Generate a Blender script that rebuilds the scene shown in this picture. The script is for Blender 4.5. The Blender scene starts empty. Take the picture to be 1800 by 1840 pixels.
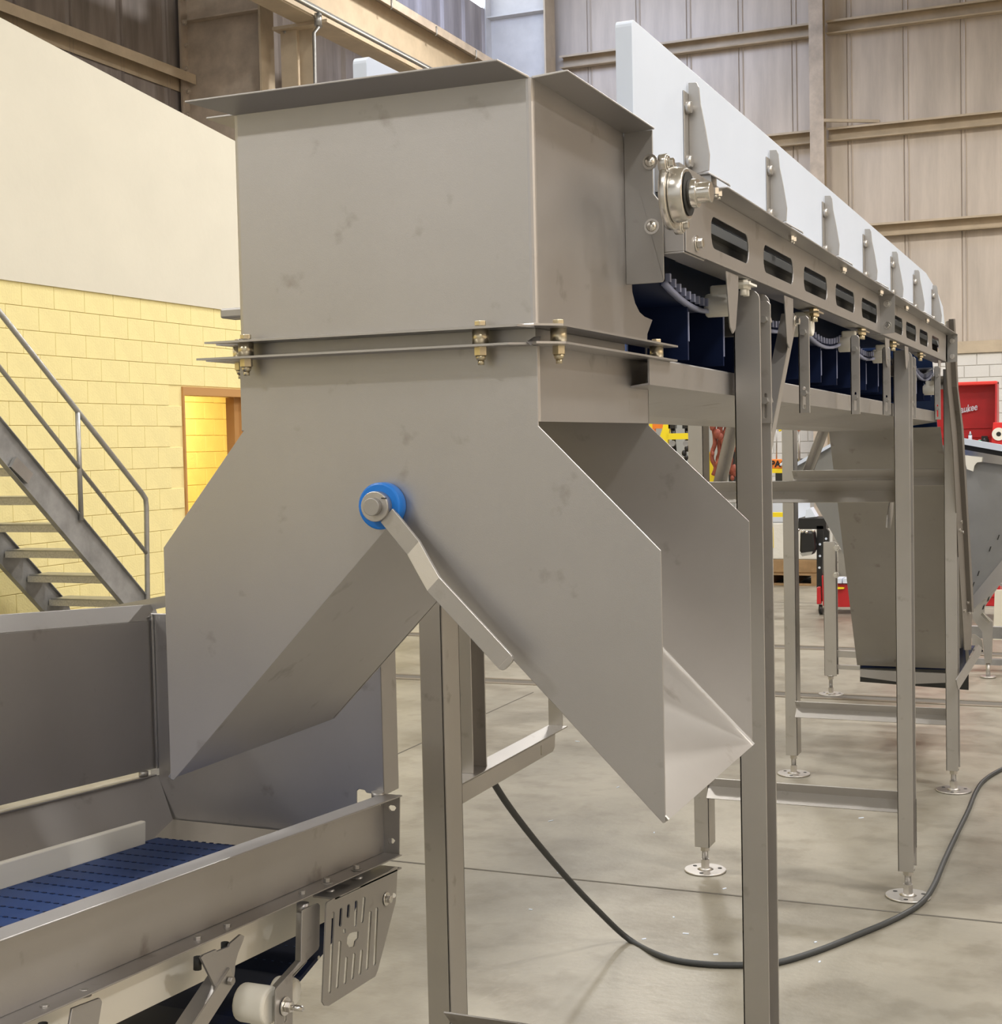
import bpy, bmesh, math, random
from mathutils import Vector, Matrix
from mathutils.geometry import tessellate_polygon
random.seed(7)
S = bpy.context.scene
COL = S.collection
V = Vector
# ------------------------------------------------------------------ camera
CR = V((0.921956, 0.386657, -0.022195)); CU = V((0.002381, 0.051649, 0.998662)); CF = V((-0.387286, 0.920776, -0.046697))
FP = 2598.7; CP = V((0, 0, 1.6))
cam_d = bpy.data.cameras.new('camera'); cam = bpy.data.objects.new('camera', cam_d); COL.objects.link(cam)
cam_d.sensor_fit = 'HORIZONTAL'; cam_d.sensor_width = 36; cam_d.lens = 36*FP/1800; cam_d.clip_start = .05; cam_d.clip_end = 200
cam.matrix_world = Matrix(((CR.x, CU.x, -CF.x, 0), (CR.y, CU.y, -CF.y, 0), (CR.z, CU.z, -CF.z, 1.6), (0, 0, 0, 1)))
S.camera = cam
# ------------------------------------------------------------------ world and lights
w = bpy.data.worlds.new('world'); S.world = w; w.use_nodes = True
w.node_tree.nodes['Background'].inputs[0].default_value = (.9, .95, 1, 1)
w.node_tree.nodes['Background'].inputs[1].default_value = .3
def area(x, y, z, sx, sy, p, c, rot=(0, 0, 0)):
    d = bpy.data.lights.new('light', 'AREA'); d.shape = 'RECTANGLE'; d.size = sx; d.size_y = sy; d.energy = p; d.color = c
    o = bpy.data.objects.new('light', d); COL.objects.link(o); o.location = (x, y, z); o.rotation_euler = rot; return o
WARM = (1, .965, .92); COOL = (.84, .92, 1)
for lx, ly, p in ((-7.4, -5.6, 520), (-1.5, -4.5, 90), (4.0, -3.0, 300), (3.6, 3.2, 330), (-5.6, 4.0, 210), (3.5, 10, 260), (-3.5, 11, 220), (-5.5, 17, 380), (1.5, 18, 560), (4, -9, 260), (10.3, 1.0, 420), (10.3, 8.0, 300)):
    area(lx, ly, 8.6, .9, .6, p, WARM)
area(-8.2, 21.5, 9.6, 3.5, 2, 165, (.58, .70, 1), (math.radians(35), 0, 0))
S.view_settings.view_transform = 'Standard'; S.view_settings.look = 'None'; S.view_settings.gamma = 1
S.view_settings.exposure = 0.33
# ------------------------------------------------------------------ pixel rays (1800 x 1840) onto real planes
def _p(x, y, ax, v):
    d = CF*FP + CR*(x-900) - CU*(y-920); return CP + d*((v-CP[ax])/d[ax])
def PX(x, y, v): return _p(x, y, 0, v)
def PY(x, y, v): return _p(x, y, 1, v)
def PZ(x, y, v): return _p(x, y, 2, v)
# ------------------------------------------------------------------ materials
def mat(name, col, rough=.6, metal=0, var=0, vscale=6, bump=0, bscale=60, col2=None, stretch=None, spec=.5, trans=0, thr=(.35, .7), ior=1.45):
    m = bpy.data.materials.new(name); m.use_nodes = True; nt = m.node_tree; b = nt.nodes['Principled BSDF']
    b.inputs['Base Color'].default_value = (*col, 1); b.inputs['Roughness'].default_value = rough; b.inputs['Metallic'].default_value = metal
    b.inputs['Specular IOR Level'].default_value = spec; b.inputs['Transmission Weight'].default_value = trans; b.inputs['IOR'].default_value = ior
    if var or bump or col2:
        tc = nt.nodes.new('ShaderNodeTexCoord'); mp = nt.nodes.new('ShaderNodeMapping'); nt.links.new(tc.outputs['Object'], mp.inputs[0])
        if stretch: mp.inputs['Scale'].default_value = stretch
    if var or col2:
        n = nt.nodes.new('ShaderNodeTexNoise'); n.inputs['Scale'].default_value = vscale; n.inputs['Detail'].default_value = 6; n.inputs['Roughness'].default_value = .6
        nt.links.new(mp.outputs[0], n.inputs['Vector'])
        r = nt.nodes.new('ShaderNodeValToRGB'); r.color_ramp.elements[0].position = thr[0]; r.color_ramp.elements[1].position = thr[1]
        c2 = col2 if col2 else tuple(min(1, c*(1-var)) for c in col)
        r.color_ramp.elements[0].color = (*c2, 1); r.color_ramp.elements[1].color = (*col, 1)
        nt.links.new(n.outputs['Fac'], r.inputs[0]); nt.links.new(r.outputs[0], b.inputs['Base Color'])
    if bump:
        n2 = nt.nodes.new('ShaderNodeTexNoise'); n2.inputs['Scale'].default_value = bscale; n2.inputs['Detail'].default_value = 3
        nt.links.new(mp.outputs[0], n2.inputs['Vector'])
        bp = nt.nodes.new('ShaderNodeBump'); bp.inputs['Strength'].default_value = bump; bp.inputs['Distance'].default_value = .01
        nt.links.new(n2.outputs['Fac'], bp.inputs['Height']); nt.links.new(bp.outputs[0], b.inputs['Normal'])
    return m
def emat(name, col, s):
    m = bpy.data.materials.new(name); m.use_nodes = True; b = m.node_tree.nodes['Principled BSDF']
    b.inputs['Base Color'].default_value = (*col, 1); b.inputs['Emission Color'].default_value = (*col, 1); b.inputs['Emission Strength'].default_value = s; return m
def sheet(name, col, rough, metal=.9):
    # bead blasted stainless: even matt grain, faint clouds and a few smudges
    m = mat(name, col, rough, metal, var=.10, vscale=2.2, bump=.05, bscale=900)
    nt = m.node_tree; b = nt.nodes['Principled BSDF']; ramp = [n for n in nt.nodes if n.type == 'VALTORGB'][0]; mp = [n for n in nt.nodes if n.type == 'MAPPING'][0]
    n = nt.nodes.new('ShaderNodeTexNoise'); n.inputs['Scale'].default_value = 14; n.inputs['Detail'].default_value = 5; nt.links.new(mp.outputs[0], n.inputs['Vector'])
    r = nt.nodes.new('ShaderNodeValToRGB'); r.color_ramp.elements[0].position = .25; r.color_ramp.elements[1].position = .36
    r.color_ramp.elements[0].color = (.62, .58, .54, 1); r.color_ramp.elements[1].color = (1, 1, 1, 1); nt.links.new(n.outputs['Fac'], r.inputs[0])
    mx = nt.nodes.new('ShaderNodeMix'); mx.data_type = 'RGBA'; mx.blend_type = 'MULTIPLY'; mx.inputs[0].default_value = .75
    nt.links.new(ramp.outputs[0], mx.inputs[6]); nt.links.new(r.outputs[0], mx.inputs[7]); nt.links.new(mx.outputs[2], b.inputs['Base Color'])
    return m
M_ST = sheet('blasted_stainless', (.475, .46, .452), .42)
M_ST2 = sheet('blasted_stainless_leg', (.52, .50, .475), .40)
M_STD = sheet('blasted_stainless_dull', (.42, .405, .385), .48)
M_POL = mat('polished_steel', (.72, .70, .66), .18, 1)
M_ZINC = mat('plated_bolt', (.62, .55, .40), .3, 1)
M_GREY = mat('grey_painted_steel', (.36, .36, .36), .55, .3, var=.35, vscale=5, bump=.1, bscale=30)
M_GALV = mat('galvanised_pipe', (.45, .45, .44), .4, .8, var=.2, vscale=10)
M_WHITE = mat('white_plastic', (.64, .71, .83), .45, 0, var=.04, vscale=3, spec=.4)
M_CREAMP = mat('natural_plastic', (.80, .78, .71), .5)
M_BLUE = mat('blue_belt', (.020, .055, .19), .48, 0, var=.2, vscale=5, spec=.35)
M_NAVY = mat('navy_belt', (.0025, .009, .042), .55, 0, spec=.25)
M_BLUEK = mat('blue_collar', (.01, .17, .60), .35)
M_LILAC = mat('belt_edge', (.30, .33, .48), .5)  # pale tone paints the light caught along belt and flight edges
M_BLACK = mat('black_plastic', (.012, .012, .013), .35)
M_DGREY = mat('dark_grey_plastic', (.022, .023, .021), .6, spec=.3)
M_BLUEL = mat('lit_blue_belt', (.11, .18, .42), .5)  # lit copy of the belt colour: light on the first flight painted in
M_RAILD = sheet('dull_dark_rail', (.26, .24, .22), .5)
M_DARK = mat('dark_inside', (.02, .02, .018), .7)
M_RUB = mat('black_rubber', (.03, .032, .033), .5)
M_RED = mat('red_paint', (.50, .02, .025), .35, 0, var=.15, vscale=4)
M_RED2 = mat('red_chain', (.34, .09, .06), .5, .2, var=.4, vscale=20)
M_YEL = mat('yellow_paint', (.85, .68, .02), .4)
M_ORG = mat('orange_paint', (.80, .22, .03), .4)
M_BEIGE = mat('beige_painted_steel', (.60, .49, .35), .55, 0, var=.22, vscale=2.5, bump=.1, bscale=20)
M_BEIGED = mat('beige_steel_dusty', (.64, .54, .44), .65, 0, var=.35, vscale=3, bump=.1, bscale=20)
M_CREAM = mat('cream_plaster', (.70, .67, .57), .8, 0, var=.05, vscale=1.3, bump=.15, bscale=12)
M_YBLK = mat('yellow_block', (.90, .79, .39), .7, 0, var=.09, vscale=3, bump=.35, bscale=55)
M_YMOR = mat('yellow_mortar', (.86, .74, .36), .8, 0, bump=.2)
M_WBLK = mat('white_block', (.74, .72, .68), .7, 0, var=.06, vscale=2, bump=.3, bscale=50)
M_WMOR = mat('white_mortar', (.60, .58, .54), .8)
M_PAN = mat('wall_sheet', (.60, .52, .44), .5, .1, var=.30, vscale=1.6, stretch=(1.6, 1.6, .22), bump=.15, bscale=3, thr=(.3, .62))
M_PAND = mat('wall_sheet_dusty', (.42, .37, .35), .6, .1, var=.5, vscale=1.6, stretch=(1.6, 1.6, .22), bump=.15, bscale=3, thr=(.3, .62))
M_ORJ = mat('tan_door_frame', (.50, .27, .10), .5)
M_WOOD = mat('pallet_wood', (.42, .28, .15), .8, 0, var=.3, vscale=8)
M_WRAP = mat('stretch_wrap', (.75, .76, .74), .18, 0, bump=.6, bscale=14)
M_TREAD = mat('tread_grating', (.62, .59, .50), .6, .3, var=.3, vscale=60)
def floor_mat():
    m = mat('concrete_floor', (.325, .30, .245), .40, 0, col2=(.20, .186, .152), vscale=.9, bump=.10, bscale=40, thr=(.33, .66))
    nt = m.node_tree; b = nt.nodes['Principled BSDF']; ramp = [n for n in nt.nodes if n.type == 'VALTORGB'][0]; mp = [n for n in nt.nodes if n.type == 'MAPPING'][0]
    def layer(prev, sc, p0, p1, dark, fac, st):
        m2 = nt.nodes.new('ShaderNodeMapping'); m2.inputs['Scale'].default_value = st; nt.links.new(mp.outputs[0], m2.inputs[0])
        n = nt.nodes.new('ShaderNodeTexNoise'); n.inputs['Scale'].default_value = sc; n.inputs['Detail'].default_value = 8; nt.links.new(m2.outputs[0], n.inputs['Vector'])
        r = nt.nodes.new('ShaderNodeValToRGB'); r.color_ramp.elements[0].position = p0; r.color_ramp.elements[1].position = p1
        r.color_ramp.elements[0].color = (*dark, 1); r.color_ramp.elements[1].color = (1, 1, 1, 1); nt.links.new(n.outputs['Fac'], r.inputs[0])
        x = nt.nodes.new('ShaderNodeMix'); x.data_type = 'RGBA'; x.blend_type = 'MULTIPLY'; x.inputs[0].default_value = fac
        nt.links.new(prev, x.inputs[6]); nt.links.new(r.outputs[0], x.inputs[7]); return x.outputs[2]
    o = layer(ramp.outputs[0], 2.2, .32, .52, (.58, .55, .50), .75, (1, 1, 1))
    o = layer(o, 9, .34, .5, (.72, .70, .66), .6, (1, 1, 1))
    o = layer(o, 60, .22, .3, (.5, .48, .44), .5, (1, 1, 1))
    nt.links.new(o, b.inputs['Base Color']); return m
M_FLOOR = floor_mat()
# ------------------------------------------------------------------ mesh helpers (all coordinates are world metres)
WL = {}
class MB:
    def __init__(s): s.v = []; s.f = []; s.sm = []
    def add(s, vs, fs, smooth=False):
        k = len(s.v); s.v += [V(a) for a in vs]; s.f += [tuple(i+k for i in f) for f in fs]; s.sm += [smooth]*len(fs); return s
    def box(s, x0, x1, y0, y1, z0, z1):
        if x0 > x1: x0, x1 = x1, x0
        if y0 > y1: y0, y1 = y1, y0
        if z0 > z1: z0, z1 = z1, z0
        return s.hexa([(x0, y0, z0), (x1, y0, z0), (x1, y1, z0), (x0, y1, z0), (x0, y0, z1), (x1, y0, z1), (x1, y1, z1), (x0, y1, z1)])
    def hexa(s, p): return s.add(p, [(0, 3, 2, 1), (4, 5, 6, 7), (0, 1, 5, 4), (1, 2, 6, 5), (2, 3, 7, 6), (3, 0, 4, 7)])
    def plate(s, loops, th):
        """planar loops (first outer, rest holes) extruded by vector th"""
        loops = [[V(a) for a in l] for l in loops]; th = V(th)
        flat = [a for l in loops for a in l]
        tris = tessellate_polygon(loops); n = len(flat); k = len(s.v)
        s.v += flat + [a+th for a in flat]
        nf = []
        for t in tris: nf.append(tuple(i+k for i in t)); nf.append(tuple(i+n+k for i in reversed(t)))
        o = 0
        for l in loops:
            m = len(l)
            for i in range(m):
                a, b = o+i, o+(i+1) % m; nf.append((a+k, b+k, b+n+k, a+n+k))
            o += m
        s.f += nf; s.sm += [False]*len(nf); return s
    def cyl(s, p, q, r, n=16, r2=None, cap=True):
        p, q = V(p), V(q); d = (q-p).normalized(); a = d.orthogonal().normalized(); b = d.cross(a); r2 = r if r2 is None else r2
        vs = [p+(a*math.cos(t)+b*math.sin(t))*r for t in [2*math.pi*i/n for i in range(n)]] + [q+(a*math.cos(t)+b*math.sin(t))*r2 for t in [2*math.pi*i/n for i in range(n)]]
        s.add(vs, [(i, (i+1) % n, n+(i+1) % n, n+i) for i in range(n)], n > 6)
        if cap: k = len(s.v)-2*n; s.f += [tuple(k+i for i in reversed(range(n))), tuple(k+n+i for i in range(n))]; s.sm += [False]*2
        return s
    def tube(s, pts, r, n=10):
        pts = [V(p) for p in pts]; k = len(s.v); prev = None
        for i, p in enumerate(pts):
            d = (pts[min(i+1, len(pts)-1)]-pts[max(i-1, 0)]).normalized()
            a = d.orthogonal().normalized() if prev is None else (prev-d*prev.dot(d)).normalized(); prev = a; b = d.cross(a)
            s.v += [p+(a*math.cos(t)+b*math.sin(t))*r for t in [2*math.pi*j/n for j in range(n)]]
        for i in range(len(pts)-1):
            for j in range(n): s.f.append((k+i*n+j, k+i*n+(j+1) % n, k+(i+1)*n+(j+1) % n, k+(i+1)*n+j)); s.sm.append(True)
        s.f += [tuple(k+i for i in reversed(range(n))), tuple(k+(len(pts)-1)*n+i for i in range(n))]; s.sm += [False]*2; return s
    def bar(s, p, q, wv, hv):
        """rectangular bar from p to q with width vector wv and height vector hv"""
        p, q, wv, hv = V(p), V(q), V(wv)/2, V(hv)/2
        return s.hexa([p-wv-hv, p+wv-hv, p+wv+hv, p-wv+hv, q-wv-hv, q+wv-hv, q+wv+hv, q-wv+hv])
    def fold(s, prof, th, ext, smooth=False):
        """sheet: open 3d profile offset by list/vec th, extruded along ext"""
        prof = [V(a) for a in prof]; ext = V(ext); ax = ext.normalized(); n = len(prof); off = []
        for i in range(n):
            ds = []
            if i > 0: ds.append((prof[i]-prof[i-1]).normalized().cross(ax))
            if i < n-1: ds.append((prof[i+1]-prof[i]).normalized().cross(ax))
            m = sum(ds, V()).normalized(); c = max(.35, m.dot(ds[0])); off.append(prof[i]+m*(th/c))
        vs = prof+off+[a+ext for a in prof]+[a+ext for a in off]; fs = []
        for i in range(n-1):
            fs += [(i, i+1, 2*n+i+1, 2*n+i), (n+i, 3*n+i, 3*n+i+1, n+i+1), (i, n+i, n+i+1, i+1), (2*n+i, 2*n+i+1, 3*n+i+1, 3*n+i)]
        fs += [(0, 2*n, 3*n, n), (n-1, 2*n-1, 4*n-1, 3*n-1)]
        return s.add(vs, fs, smooth)
    def sphere(s, c, r, sx=1, sy=1, sz=1, n=12, m=7):
        c = V(c); vs = []; fs = []
        for i in range(m+1):
            t = math.pi*i/m
            for j in range(n): p = 2*math.pi*j/n; vs.append(c+V((r*sx*math.sin(t)*math.cos(p), r*sy*math.sin(t)*math.sin(p), r*sz*math.cos(t))))
        for i in range(m):
            for j in range(n): fs.append((i*n+j, (i+1)*n+j, (i+1)*n+(j+1) % n, i*n+(j+1) % n))
        return s.add(vs, fs, True)
    def build(s, name, m, parent=None, bev=0, **kw):
        me = bpy.data.meshes.new(name)
        xs = [v.x for v in s.v]; ys = [v.y for v in s.v]; zs = [v.z for v in s.v]
        o0 = V(((min(xs)+max(xs))/2, (min(ys)+max(ys))/2, min(zs)))
        me.from_pydata([v-o0 for v in s.v], [], s.f); me.update()
        bm = bmesh.new(); bm.from_mesh(me); bmesh.ops.recalc_face_normals(bm, faces=bm.faces); bm.to_mesh(me); bm.free()
        me.polygons.foreach_set('use_smooth', s.sm); me.materials.append(m)
        o = bpy.data.objects.new(name, me); COL.objects.link(o); WL[o] = o0
        if parent: o.parent = parent; o.location = o0-WL[parent]
        else: o.location = o0
        if bev:
            md = o.modifiers.new('bevel', 'BEVEL'); md.width = bev; md.segments = 2; md.limit_method = 'ANGLE'; md.angle_limit = math.radians(40)
        for k_, v_ in kw.items(): o[k_] = v_
        return o
def thing(name, loc, label, cat, group=None):
    o = bpy.data.objects.new(name, None); COL.objects.link(o); o.location = loc; o.empty_display_size = .1; WL[o] = V(loc)
    o['label'] = label; o['category'] = cat
    if group: o['group'] = group
    return o
def tag(o, label, cat, group=None):
    o['label'] = label; o['category'] = cat
    if group: o['group'] = group
    return o
def share(o, parent, at, name=None):
    """another part with the same mesh, moved so its mesh origin sits at world point at"""
    c = o.copy(); COL.objects.link(c); WL[c] = V(at)
    if parent: c.parent = parent; c.location = V(at)-WL[parent]
    else: c.location = V(at)
    return c
def bolt(p, ax, r, parent, m=None, name='bolt', washer=True, l=None):
    p = V(p); ax = V(ax).normalized(); b = MB(); h = l or r*1.1
    if washer: b.cyl(p, p+ax*r*.25, r*1.6, 16)
    b.cyl(p+ax*r*.25, p+ax*(r*.25+h), r, 6)
    return b.build(name, m or M_POL, parent, bev=r*.12)
def arc(c, r, a0, a1, n, u, v):
    c = V(c); u = V(u); v = V(v); return [c+u*(r*math.cos(math.radians(a0+(a1-a0)*i/n)))+v*(r*math.sin(math.radians(a0+(a1-a0)*i/n))) for i in range(n+1)]
def rrect(c, hw, hh, r, u, v, n=4):
    c = V(c); u = V(u); v = V(v); out = []
    for sx, sy, a in ((1, 1, 0), (-1, 1, 90), (-1, -1, 180), (1, -1, 270)):
        out += arc(c+u*(sx*(hw-r))+v*(sy*(hh-r)), r, a, a+90, n, u, v)
    return out

# ================================================================== BUILDING
YB = 25.7; XW = -8.3; XM = -10.6
fl = MB().box(XM-.3, 13, -13, YB+.3, -.3, 0)
floor = fl.build('floor', M_FLOOR, kind='structure')
# saw cut joints and drain trenches as thin dark inlays
M_JOINT = mat('joint_filler', (.11, .10, .085), .8)
jb = MB()
for y in (-1.4, 4.92, 14.0): jb.box(XM, 13, y-.005, y+.005, -.01, .0015)
for x in (-3.42, 2.9): jb.box(x-.004, x+.004, -13, 8.6, -.01, .0015)
jb.build('floor_joint', M_JOINT, floor)
M_RAIL = mat('drain_rail', (.20, .17, .13), .6, .4)
for y in (8.95, 11.0):
    t = MB(); t.box(-6.5, 6, y-.10, y-.06, -.01, .004); t.box(-6.5, 6, y+.06, y+.10, -.01, .004); t.build('trench_rail', M_RAIL, floor)
    MB().box(-6.5, 6, y-.055, y+.055, -.01, .002).build('trench_cover', M_JOINT, floor)
MB().box(-7, 5, 18.6, 18.72, -.01, .003).build('trench_cover', M_JOINT, floor)
# back wall: sheet panels, girts, base of white blocks
wb = MB().box(XM-.2, 13, YB+.12, YB+.3, 0, 11.5).build('wall_back', M_PAND, kind='structure')
seam = [-4.151-.945*i for i in range(7)][::-1] + [-3.206, -2.271, -1.33, -.39, .55]
seam = sorted(seam)
for i in range(len(seam)-1):
    a, b = seam[i], seam[i+1]
    for z0, z1 in ((3.16, 12),):
        prof = [(a+.001, YB+.045, z0), (a+.012, YB+.03, z0), (a+.05, YB+.03, z0), (a+.07, YB+.015, z0), (a+.09, YB+.03, z0), (b-.012, YB+.03, z0), (b-.001, YB+.045, z0)]
        MB().fold(prof, -.004, (0, 0, 8.2)).build('sheet_panel', M_PAN, wb)
prof0 = MB().box(.56, 13, YB+.02, YB+.05, 3.16, 11.4).build('sheet_panel', M_PAN, wb, kind='stuff')
for z in (10.1, 8.55, 6.72, 5.03):
    for x0, x1 in ((XM+1.25, -4.72), (-4.47, 13)):
        g = MB().fold([(x0, YB-.19, z-.02), (x0, YB-.2, z), (x0, YB, z), (x0, YB, z+.2), (x0, YB-.2, z+.2), (x0, YB-.2, z+.17)], .006, (x1-x0, 0, 0))
        g.build('girt', M_BEIGE, wb)
MB().box(-6, 13, YB-.12, YB, 2.96, 3.16).build('ledge', M_BEIGE, wb)
# wall column in front of the back wall
t = thing('wall_column', (-4.6, YB-.3, 0), 'tall beige steel column standing against the back wall of tan metal sheets', 'column')
MB().box(-4.72, -4.48, YB-.42, YB-.405, 0, 11.3).build('flange', M_BEIGED, t)
MB().box(-4.61, -4.59, YB-.405, YB-.21, 0, 11.3).build('web', M_BEIGE, t)
MB().box(-4.72, -4.48, YB-.21, YB-.2, 0, 11.3).build('flange', M_BEIGE, t)
MB().bar((-4.48, YB-.4, 7.02), (-3.6, YB-.05, 6.98), (0, .0, .05), (0, .05, 0)).build('brace', M_BEIGE, t)
# white block base
wbs = MB().box(-6.2, 13, YB-.06, YB+.1, 0, 2.96).build('trim_1', M_WMOR, kind='structure')
bw, bh = .406, .2032
proto = None
for r in range(14):
    for c in range(-1, 21):
        x = -6.1+c*bw+(bw/2 if r % 2 else 0)
        if x > 1.4 or x < -6.11: continue
        z = 2.955-(r+1)*bh
        if z < .1: continue
        if proto is None: proto = MB().box(x+.006, x+bw-.006, YB-.075, YB-.06, z+.006, z+bh-.006).build('block', M_WBLK, wbs, bev=.004)
        else: share(proto, wbs, (x+bw/2, YB-.0675, z+.006))
# left wall: yellow blocks with cream plaster above
zt = 3.035
wl = MB()
wl.box(XW-.2, XW-.012, -13, 11.81, 0, zt); wl.box(XW-.2, XW-.012, 13.05, 17, 0, zt); wl.box(XW-.2, XW-.012, 11.81, 13.05, 2.23, zt)
wl = wl.build('wall_left', M_YMOR, kind='structure')
cp = [(XW-.15, -13, zt-.006), (XW-.15, 17, zt-.006), (XW-.15, 17, 4.35), (XW-.15, 12.783, 4.789), (XW-.15, 9.461, 5.15), (XW-.15, 3, 5.84), (XW-.15, -13, 5.9)]
MB().plate([cp], (.165, 0, 0)).build('plaster_band', M_CREAM, wl)
n = 0; protos = {}
for r in range(15):
    z1 = zt-r*.1985-.003; z0 = z1-.1945
    for c in range(0, 24):
        y0 = 7.6+c*.4+(.2 if r % 2 else 0); y1 = y0+.396
        if z0 < 0 or y0 > 14.3: continue
        if z0 < 2.2 and y1 > 11.8 and y0 < 13.06:
            if y0 < 11.6: y1 = 11.8
            elif y1 > 13.26: y0 = 13.06
            else: continue
        k = round(y1-y0, 3); at = (XW-.0075, (y0+y1)/2, z0); n += 1
        if k not in protos: protos[k] = MB().box(XW-.012, XW-.003, y0, y1, z0, z1).build('block', M_YBLK, wl, bev=.004)
        else: share(protos[k], wl, at)
# doorway with tan frame and the lit corridor behind
dr = MB(); dr.box(XW-.16, XW+.01, 11.811, 11.835, 0, 2.229); dr.box(XW-.16, XW+.01, 13.0, 13.049, 0, 2.229); dr.box(XW-.16, XW+.01, 11.835, 13.0, 2.15, 2.229)
dr.box(XW-.2, XW-.1, 12.86, 13.0, 0, 2.15)
dr = dr.build('door_1', M_ORJ, kind='structure')
cw = MB().box(-10.2, -10.1, 9, 17, 0, 2.9).build('wall_corridor', M_YMOR, kind='structure')
pr = None
for r in range(14):
    for c in range(10):
        y0 = 12+c*.4+(.2 if r % 2 else 0); z0 = .004+r*.1985
        if z0 > 2.6: continue
        if pr is None: pr = MB().box(-10.1, -10.088, y0, y0+.394, z0, z0+.193).build('block', M_YBLK, cw, bev=.004)
        else: share(pr, cw, (-10.094, y0+.197, z0))
MB().box(-10.2, XW-.2, 9, 17, 2.9, 2.95).build('trim_2', M_CREAM, kind='structure')
area(-9.3, 13.5, 2.8, 1.2, .5, 75, (1, .78, .42))
# dusty metal wall behind the office block
wm = MB(); wm.box(XM-.2, XM-.06, -13, YB+.2, 0, 9.66); wm.box(XM-.2, XM-.06, -13, YB+.2, 10.9, 11.5)
wm = wm.build('wall_far_left', M_PAND, kind='structure')
for i in range(24):
    a = 4.2+i*.9; b = a+.9
    prof = [(XM-.05, a+.006, 3), (XM, a+.03, 3), (XM-.03, a+.05, 3), (XM-.03, b-.05, 3), (XM, b-.03, 3), (XM-.05, b-.006, 3)]
    MB().fold(prof, .004, (0, 0, 6.64)).build('sheet_panel', M_PAND, wm)
for z in (6.05, 7.7):
    for y0, y1 in ((-10, 15.3), (17.9, 25)):
        MB().fold([(XM, y0, z), (XM, y0, z+.2), (XM+.2, y0, z+.2), (XM+.2, y0, z+.08)], -.006, (0, y1-y0, 0)).build('girt', M_BEIGE, wm)
sky = emat('daylight_panel', (.86, .93, 1), 2.2)
MB().box(XM-.14, XM-.1, -8, YB, 9.66, 10.9).build('window_1', sky, kind='structure')
M_CEIL = mat('ceiling_sheet', (.62, .60, .56), .7)
MB().box(XM-.2, 13, -13, YB+.2, 11.3, 11.5).build('ceiling', M_CEIL, kind='structure')
M_LT = mat('pale_wall', (.68, .71, .76), .7); M_TAN = mat('tan_wall', (.84, .72, .58), .7)
MB().box(13, 13.2, -13, YB+.2, 0, 11.5).build('wall_right', M_TAN, kind='structure')
MB().box(XM-.2, 13.2, -13.2, -13, 0, 11.5).build('wall_front', M_LT, kind='structure')
# ---- big frame column by the left wall, crane beam, pipe
t = thing('frame_column', (-9.9, 15.35, 0), 'deep tan steel frame column with rust scuffs behind the top left of the hopper', 'column')
MB().box(-10.56, -10.53, 15.2, 15.5, 0, 11).build('flange', M_BEIGED, t)
MB().box(-10.53, -9.42, 15.34, 15.36, 0, 11).build('web', M_BEIGED, t)
MB().box(-9.42, -9.39, 15.2, 15.5, 0, 11).build('flange', M_BEIGE, t)
MB().box(-10.53, -9.42, 15.22, 15.34, 6.9, 6.915).build('stiffener', M_BEIGED, t)
for k in range(6): bolt((-10.47+.02*(k % 2), 15.2, 5.75+.28*k), (0, -1, 0), .022, t, M_BEIGED)
t = thing('crane_column', (-8.9, 15.4, 0), 'narrow beige H column standing under the crane beam', 'column')
MB().box(-9.14, -8.92, 15.24, 15.26, 0, 6.6).build('flange', M_BEIGE, t)
MB().box(-9.04, -9.02, 15.26, 15.5, 0, 6.6).build('web', M_BEIGE, t)
MB().box(-8.92, -8.72, 15.3, 15.32, 0, 6.6).build('flange', M_BEIGE, t)
MB().box(-9.2, -8.45, 15.15, 15.6, 6.6, 6.64).build('cap_plate', M_BEIGE, t, bev=.004)
for x in (-9.08, -8.6): bolt((x, 15.25, 6.6), (0, 0, -1), .02, t, M_GALV)
bmx = -8.72
t = thing('crane_beam', (bmx, 6, 6.66), 'long tan crane beam running along the left side high above the hopper', 'beam')
MB().box(bmx-.01, bmx+.01, -2, 25.2, 6.67, 7.36).build('web', M_BEIGE, t)
MB().box(bmx-.15, bmx+.15, -2, 25.2, 6.64, 6.67).build('bottom_flange', M_BEIGE, t)
MB().fold([(bmx-.2, -2, 7.3), (bmx-.2, -2, 7.37), (bmx+.2, -2, 7.37), (bmx+.2, -2, 7.27)], .012, (0, 27.2, 0)).build('top_flange', M_BEIGED, t)
for i in range(9):
    y = 15.6+i*1.35; MB().tube([(bmx+.12, y, 7.35), (bmx+.225, y, 7.35), (bmx+.225, y, 7.25), (bmx+.2, y, 7.23)], .012, 6).build('rail_clip', M_GALV, t)
t = MB().tube([(bmx+.22, -2, 6.72), (bmx+.22, 25, 6.72)], .035).build('conduit_pipe', M_GALV); tag(t, 'long grey conduit pipe strapped along the bottom of the crane beam', 'pipe')
MB().tube([(bmx+.29, -2, 6.68), (bmx+.29, 25, 6.68)], .012, 6).build('conduit', M_CREAMP, t)
p0 = PX(572, 62, bmx+.2); 
t = MB().tube([p0+V((0, 0, .18)), p0+V((0, 0, .08)), p0+V((-.02, -.07, 0)), p0+V((-.02, -.07, -3))], .022).build('drop_pipe', M_GALV); tag(t, 'thin vertical grey pipe dropping beside the narrow crane column', 'pipe')
MB().cyl(p0+V((0, 0, .1)), p0+V((0, 0, .24)), .045).build('pipe_fitting', M_GALV, t)
t = thing('corner_column', (-10, 25.1, 0), 'wide pale column with stiffener plates in the far left corner, lit bluish', 'column')
M_PALE = mat('pale_column', (.66, .64, .62), .55, 0, var=.12, vscale=3)
MB().box(-10.58, -9.44, 25.2, 25.22, 0, 11).build('web', M_PALE, t)
MB().box(-9.44, -9.41, 24.95, 25.45, 0, 11).build('flange', M_BEIGE, t)
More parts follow.
